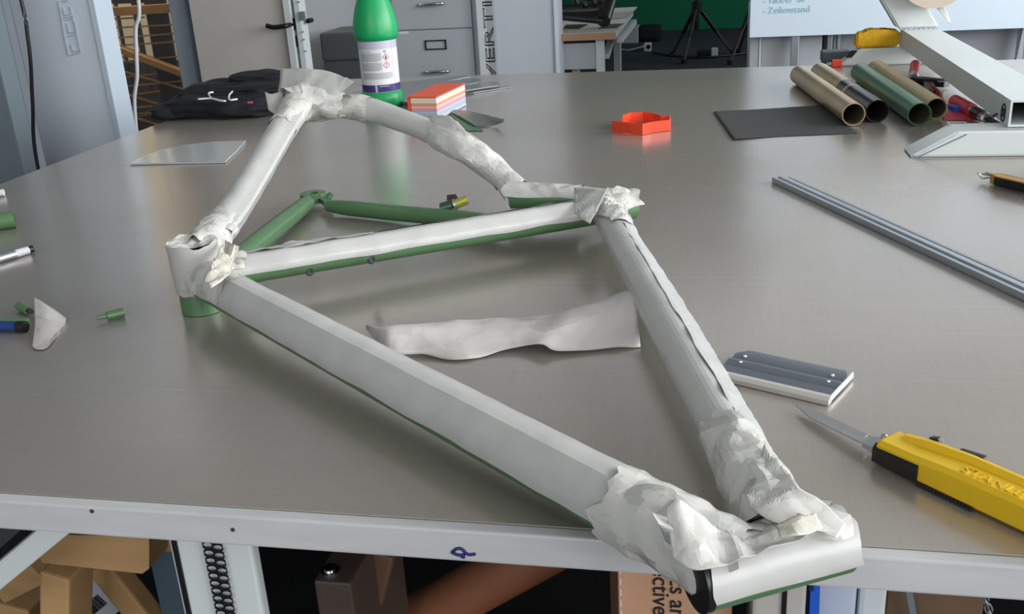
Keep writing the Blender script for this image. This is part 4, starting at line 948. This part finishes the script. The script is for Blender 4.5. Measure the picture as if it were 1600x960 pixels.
# ------------------------------------------------------------------ white steel stand
sd = thing('steel_stand', 'white square-tube steel stand at the right edge of the table', 'stand', (.45, 1.95, TH))
q0 = at(1420, 247, 0); fy = q0.y; zt = onY(1497, 206, fy).z-TH; x0 = q0.x; xt = onY(1497, 206, fy).x; dp = .062
bm = B(); prism(bm, [V((x0, fy, TH+.0006)), V((.78, fy, TH+.0006)), V((.74, fy, TH+zt)), V((xt, fy, TH+zt))], (0, dp, 0))
bmesh.ops.bevel(bm, geom=bm.edges[:], offset=.003, segments=2, affect='EDGES')
ff = obj('front_foot', bm, WHITE_STEEL, sd, smooth=.6)
obj('weld_seam', bar(B(), V((x0+.014, fy-.0006, TH+.002)), V((xt+.012, fy-.0006, TH+zt-.004)), .0015, .001, up=V((0, -1, 0))), PANEL_GREY, ff)
p = at(1495, 193, zt); hb = B()
for k in range(4):
    c = [(-.012, -.008), (.012, -.008), (.012, .008), (-.012, .008)]; a, b = c[k], c[(k+1) % 4]
    bar(hb, p+V((a[0], a[1], .0004)), p+V((b[0], b[1], .0004)), .002, .001)
obj('foot_marking', hb, CAB, ff)
q1 = at(1310, 104, 0); fy2 = q1.y; a2 = onY(1343, 77, fy2)
bm = B(); z2 = a2.z-TH; prism(bm, [V((q1.x, fy2, TH+.0006)), V((.492, fy2, TH+.0006)), V((.488, fy2, TH+z2)), V((a2.x, fy2, TH+z2))], (0, dp, 0))
bmesh.ops.bevel(bm, geom=bm.edges[:], offset=.003, segments=2, affect='EDGES')
rf = obj('rear_foot', bm, WHITE_STEEL, sd, smooth=.6)
e0 = onY(1336, 90, fy2-.001); obj('end_opening', prism(B(), [onY(1320, 90, fy2-.0012), onY(1331, 90, fy2-.0012), onY(1340, 79, fy2-.0012), onY(1330, 79, fy2-.0012)], (0, .002, 0)), BLACK_MATTE, rf)
obj('hollow_end', box(B(), onY(1284, 98, fy2+.05), onY(1330, 80, fy2+.05)+V((0, .05, 0)), .003), mat('dark_tube_grey', (64, 74, 78), .5), sd)
# long square tube between the feet
W = .076
n0 = V((.4140, 1.560, TH+zt+.0006)); f0_ = V((.4085, 2.484, n0.z))
ax = (f0_-n0); L_ = ax.length; t = ax.normalized(); s = V((t.y, -t.x, 0)).normalized(); u = V((0, 0, 1))
hh = .0385
def sq(bm, p, t, s, u, wv, hv, L, th=.003):
    O = [(0, 0), (wv, 0), (wv, hv), (0, hv)]; I = [(th, th), (wv-th, th), (wv-th, hv-th), (th, hv-th)]
    R0 = [[bm.verts.new(p+s*x+u*y+t*d) for x, y in C] for d in (0, L) for C in (O, I)]
    for A, C in ((R0[0], R0[2]), (R0[1], R0[3]), (R0[0], R0[1]), (R0[2], R0[3])):
        for k in range(4): bm.faces.new((A[k], A[(k+1) % 4], C[(k+1) % 4], C[k]))
    return bm
lt_ = obj('long_tube', sq(B(), n0+Z(.0008), t, s, u, W, hh, L_+.02), WHITE_STEEL, sd)
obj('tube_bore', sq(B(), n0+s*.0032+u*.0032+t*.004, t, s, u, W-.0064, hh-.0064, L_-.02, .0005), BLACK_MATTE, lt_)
e = onY(1570, 172, 0.0+n0.y+.005)
p = n0-s*.0006+t*.03+u*(hh*.42); el = B()
tube(el, [p+t*(.010*math.cos(k*PI/10))+u*(.013*math.sin(k*PI/10)) for k in range(21)], .0012, 6, caps=False)
for a, b in (((-.004, -.006), (.004, .006)), ((-.004, .006), (.004, -.006)), ((-.005, 0), (.005, 0))): tube(el, [p+t*a[0]+u*a[1], p+t*b[0]+u*b[1]], .0010, 6)
obj('oval_mark', el, INK_BLACK, lt_)
dots = B()
for k in range(3): box(dots, n0-s*.001+t*(.062+k*.008)+u*(.008-.003*k)-V((.0015,)*3), n0-s*.001+t*(.062+k*.008)+u*(.008-.003*k)+V((.0015,)*3))
obj('marker_dots', dots, INK_BLACK, lt_)
# inclined upright, welded to the far end
cA, cB = onY(1404, 46, f0_.y-.01), onY(1469, 44, f0_.y-.01); wU = (cB-cA).length
base = cA; dirU = (onY(1377, 0, f0_.y-.01)-cA).normalized(); sU = V((1, 0, 0)); 
bm = B(); prism(bm, [cA, cA+V((wU, 0, 0)), cA+V((wU, 0, 0))+dirU*.62, cA+dirU*.62], (0, .062, 0)); bmesh.ops.bevel(bm, geom=bm.edges[:], offset=.004, segments=2, affect='EDGES')
up_ = obj('inclined_upright', bm, WHITE_STEEL, sd, smooth=.6)
wd = B()
for k in range(8):
    p = cA.lerp(cB, .08+k*.12); box(wd, p+V((-.006, -.002, -.002)), p+V((.003, .001, .002)))
obj('weld_beads', wd, CAB, up_)
# tape roll hung on the upright
tpY = f0_.y-.055; tc_ = onY(1462, -46, tpY)
tr2 = thing('tape_roll', 'roll of tan masking tape hanging on the inclined upright', 'tape', tc_)
k = (onY(1462, 12, tpY)-tc_).length
obj('tape', pipe(B(), tc_+V((0, -.012, 0)), tc_+V((0, .036, 0)), k, k*.72, 48), TAPE_TAN, tr2, smooth=.7)
obj('core', pipe(B(), tc_+V((0, -.011, 0)), tc_+V((0, .035, 0)), k*.72, k*.66, 40), TAPE_CORE, tr2, smooth=.7)
sheet('loose_end', tr2, [onY(1462, 12, tpY), onY(1470, 20, tpY-.01), onY(1484, 38, tpY-.012)], [onY(1476, 12, tpY), onY(1480, 20, tpY-.008), onY(1486, 38, tpY-.011)], 6, 4, .0008, 97, PAPER)
# sponge, orange piece
spg = onY(1335, 74, fy2+.03); sp1 = onY(1403, 74, fy2+.03)
bm = B(); zt2 = TH+z2+.001
pts = [(spg.x, 0), (spg.x+.002, .033), (spg.x+.03, .036), (spg.x+.046, .042), (spg.x+.062, .036), (sp1.x-.002, .037), (sp1.x, .002)]
prism(bm, [V((x, fy2+.012, zt2+z)) for x, z in pts], (0, .045, 0)); bmesh.ops.bevel(bm, geom=bm.edges[:], offset=.004, segments=2, affect='EDGES')
tag(obj('yellow_sponge', bm, SPONGE, smooth=.8), 'yellow sponge lying on the rear foot of the white stand', 'sponge')
p = at(1300, 105, 0.0005); tag(obj('orange_block', box(B(), p, p+V((.022, .012, .016)), .001), ORANGE), 'small orange block in front of the rear stand foot', 'block')
# markers, clamp and foil among the stand
rod('red_glue_stick', at(1428, 117, .013), at(1430, 101, .020), .0105, RED, 'short red-capped stick standing tilted behind the black clamp', 'stick', (('collar', -.45, 0, .0100, ALU), ('base', -.7, -.45, .0115, BLACK)))
ck = thing('black_clamp', 'small black clamp with a slotted handle next to the red-capped stick', 'clamp', at(1450, 128, 0))
obj('handle', bar(B(), at(1430, 126, .011), at(1480, 130, .011), .024, .015, bev=.003), BLACK, ck)
p = at(1472, 127, .0190); obj('slot_insert', bar(B(), p-V((.008, 0, 0)), p+V((.008, 0, 0)), .006, .002), PANEL_GREY, ck)
obj('jaw', bar(B(), at(1450, 128, .008), at(1453, 144, .012), .020, .012, bev=.003), BLACK, ck)
flatthing('yellow_note', [(1432, 133), (1446, 131), (1450, 140), (1440, 142)], mat('pale_yellow', (196, 196, 130), .6), 'pale yellow scrap under the black clamp', 'scrap', t=.0006)
o = sheet('red_ribbon', None, [at(1455, 129, .024), at(1468, 142, .022), at(1478, 160, .012), at(1500, 176, .003)], [at(1456, 146, .004), at(1464, 154, .003), at(1476, 178, .001), at(1500, 186, .001)], 14, 6, .001, 99, PINK); tag(o, 'curled red ribbon between the tan tube and the long steel tube', 'ribbon')
o = sheet('red_film', None, [at(1470, 172, .003), at(1495, 172, .005), at(1530, 185, .002)], [at(1474, 187, .001), at(1500, 187.5, .001), at(1532, 188, .001)], 10, 5, .0008, 100, PINK); tag(o, 'flat red film scrap in front of the red marker', 'scrap')
p = at(1491, 172, .006); tag(obj('blue_clip', bar(B(), at(1483, 167, .008), at(1499, 172, .008), .014, .011, bev=.003), BLUE), 'small blue clip lying beside the red marker', 'clip')
rod('red_marker', at(1492, 158, .0115), at(1518, 172, .0115), .0115, RED, 'red marker with a black tip pointing at the steel tube end', 'marker', (('collar', 1.0, 1.22, .0085, ALU), ('black_ring', 1.2, 1.62, .0100, BLACK), ('clear_grip', 1.6, 1.95, .0088, CLEAR), ('nib', 1.9, 2.45, .0050, BLACK)))
# ------------------------------------------------------------------ picks, ruler, squeegee, knife
pk = thing('pick_tool', 'black-handled pick tool with thin bent steel prongs at the right edge', 'tool', at(1575, 282, 0))
obj('handle', bar(B(), at(1558, 280, .0075), at(1660, 304, .0075), .014, .014, bev=.002), BLACK, pk)
obj('gold_cover', bar(B(), at(1557, 274, .0152), at(1660, 297, .0152), .0135, .0018, bev=.0005), GOLD, pk)
obj('end_block', bar(B(), at(1552, 278, .008), at(1560, 280, .008), .012, .013, bev=.001), GOLD, pk)
for pts in ([(1554, 279, .008), (1545, 278, .007), (1535, 279, .005), (1532, 275, .009), (1527, 270, .013)], [(1554, 276, .010), (1535, 272, .009)], [(1554, 274, .012), (1540, 270, .012)]):
    obj('prong', tube(B(), smooth_path([at(*q) for q in pts], 14), .0011, 8), STEEL, pk, smooth=3)
ru = thing('aluminium_ruler', 'long ribbed aluminium cutting ruler lying diagonally on the right', 'ruler', at(1400, 370, 0))
A0, A1 = at(1206, 285, .0005), at(1640, 490, .0005); t = (A1-A0).normalized(); s = V((-t.y, t.x, 0))
prof = [(0, 0), (.0, .0072), (.0045, .0072), (.006, .0048), (.0085, .0048), (.010, .0076), (.0125, .0076), (.0135, .0056), (.024, .0044), (.0248, .0052), (.027, .0050), (.0345, .0012), (.0345, 0)]
bm = B(); prism(bm, [A0+s*x+Z(z) for x, z in prof], A1-A0); ro_ = obj('profile', bm, ALU, ru)
ft = B(); prism(ft, [A0+s*.0066+Z(.0049), A0+s*.0083+Z(.0049), A0+s*.0083+Z(.0053), A0+s*.0066+Z(.0053)], (A1-A0)*.999); obj('groove_strip', ft, PANEL_GREY, ru)
tk = B(); Lr = (A1-A0).length
for i in range(int(Lr/.005)):
    ln = .0035 if i % 2 else .0055; p = A0+t*(i*.005)
    if i % 1 == 0: bar(tk, p+s*(.0338)+Z(.0018), p+s*(.0338-ln)+Z(.0018+ln*.5), .0005, .0004)
o = obj('tick_marks', tk, PANEL_GREY, ru); o['kind'] = 'stuff'
sq_ = thing('squeegee', 'grey ribbed plastic squeegee with a pale felt edge above the knife', 'squeegee', at(1225, 590, 0))
bl, br = at(1119, 582, .004), at(1297, 623, .004); tl, tr_ = at(1159, 548, .004), at(1331, 583, .004)
t = (br-bl).normalized(); s = (tr_-br); s = (s-t*s.dot(t)); dep = s.length; s.normalize(); Ln = (br-bl).length
hs = [(0, .0020), (0, .0060), (.22, .0072), (.30, .0050), (.42, .0074), (.50, .0074), (.58, .0052), (.70, .0072), (1.0, .0048), (1.0, .0020)]
base0 = V((bl.x, bl.y, TH)); bm = B(); K = 14; rows = []
for i in range(K+1):
    x = Ln*i/K; cut = 0
    if i == 0: x += 0
    rows.append([bm.verts.new(base0+t*(x+(.006 if (i == 0 and y > .9) else (-.006 if (i == K and y > .9) else 0)))+s*(dep*y)+Z(z)) for y, z in hs])
for a, b in zip(rows, rows[1:]):
    for k in range(len(hs)): bm.faces.new((a[k], a[(k+1) % len(hs)], b[(k+1) % len(hs)], b[k]))
bm.faces.new(rows[0]); bm.faces.new(rows[-1][::-1])
obj('plate', bm, SQ_GREY, sq_, smooth=.5)
obj('worn_edge', bar(B(), base0+t*(Ln+.0004)+s*(dep*.02)+Z(.0042), base0+t*(Ln+.0004)+s*(dep*.94)+Z(.0042), .0012, .0044), LABEL, sq_, label='whitish worn end of the squeegee')
bm = B(); prism(bm, [base0-s*.0062+Z(.0006), base0+s*.001+Z(.0006), base0+s*.001+Z(.0066), base0-s*.003+Z(.0066), base0-s*.0062+Z(.0044)], t*(Ln+.001)); obj('felt_edge', bm, SQ_EDGE, sq_)
for x, y in ((.12, .42), (.10, .66), (.90, .42), (.885, .66)):
    p = base0+t*(Ln*x)+s*(dep*y)+Z(.0066); obj('rivet', lathe(B(), [(.0016, 0), (.0016, .0008), (.0008, .0012)], p, 12), LABEL, sq_, smooth=.9)
kn = thing('utility_knife', 'yellow and black snap-off utility knife with its steel blade out', 'knife', at(1450, 715, 0))
k0, k1 = at(1382, 692, .012), at(1640, 808, .012); t = (k1-k0).normalized(); s = V((-t.y, t.x, 0)); o0 = V((k0.x, k0.y, TH))
def kp(x, y, z): return o0+t*x+s*y+Z(z)
Lk = .150
def body(name, secs, m, parent, caps=True, sm=.5):
    bm = B(); rows = [[bm.verts.new(kp(x, y, z)) for y, z in sec] for x, sec in secs]; n = len(rows[0])
    for a, b in zip(rows, rows[1:]):
        for k in range(n): bm.faces.new((a[k], a[(k+1) % n], b[(k+1) % n], b[k]))
    bm.faces.new(rows[0]); bm.faces.new(rows[-1][::-1]); return obj(name, bm, m, parent, smooth=sm)
def sec(w0, w1, h, b=.003): return [(w0, .004), (w0, h-b), (w0+b, h), (w1-b, h), (w1, h-b), (w1, .004), (w1-b, .0012), (w0+b, .0012)]
hd_ = body('handle', [(.0, sec(-.011, .011, .016)), (.004, sec(-.0125, .0125, .019)), (.03, sec(-.013, .0125, .0195)), (.06, sec(-.0135, .013, .0215)), (.11, sec(-.0135, .0135, .022)), (Lk, sec(-.0125, .0125, .021))], YELLOW, kn)
body('spine_ridge', [(.012, sec(.001, .0112, .0215)), (.03, sec(.002, .0112, .0240)), (.06, sec(.0035, .0120, .0255)), (Lk-.005, sec(.0035, .0120, .0250))], YELLOW, hd_)
body('front_grip', [(.0005, [(-.0134, .003), (-.0134, .0130), (-.0100, .0160), (-.0098, .003)]), (.036, [(-.0142, .002), (-.0142, .0140), (-.0108, .0175), (-.0098, .002)])], BLACK, kn)
gr = B()
for i in range(16): p = kp(.036+i*.0026, -.0135, .0028); box(gr, p-V((.0010, .0010, .0018)), p+V((.0010, .0010, .0014)))
obj('grip_teeth', gr, BLACK, kn)
body('end_cap', [(Lk-.012, sec(-.0138, .0138, .0225)), (Lk+.004, sec(-.012, .012, .020))], BLACK, kn)
for x0_, x1_ in ((.027, .034), (.048, .066)): obj('thumb_slide', bar(B(), kp(x0_, .0118, .0215), kp(x1_, .0118, .0235), .005, .005, bev=.001), BLACK, kn)
text('embossed_name', 'STANLEY', .0115, axes(kp(.062, -.0090, .0221), t, s), YELLOW, hd_, ext=.0005)
ws = -.004
blm = B(); prism(blm, [kp(0, -.0058, .0085), kp(0, .0058, .0085), kp(-.016, .0058, .0078), kp(-.0168, .0002, .0076), kp(-.018, .0058, .0076), kp(-.070, .0122, .0045), kp(-.086, .0085, .0040), kp(-.066, .0004, .0045), kp(-.018, -.0064, .0076)], (0, 0, .0009)); obj('blade', blm, STEEL, kn)
body('blade_guide', [(-.012, [(-.0072, .006), (-.0072, .0085), (.0040, .0100), (.0040, .006)]), (.002, [(-.0082, .004), (-.0082, .0115), (.0085, .0140), (.0085, .004)])], ALU, kn)
p = kp(-.004, .0050, .0142); obj('rivet', lathe(B(), [(.0022, -.003), (.0022, 0), (.001, .001)], p, 12), STEEL, kn, smooth=.9)
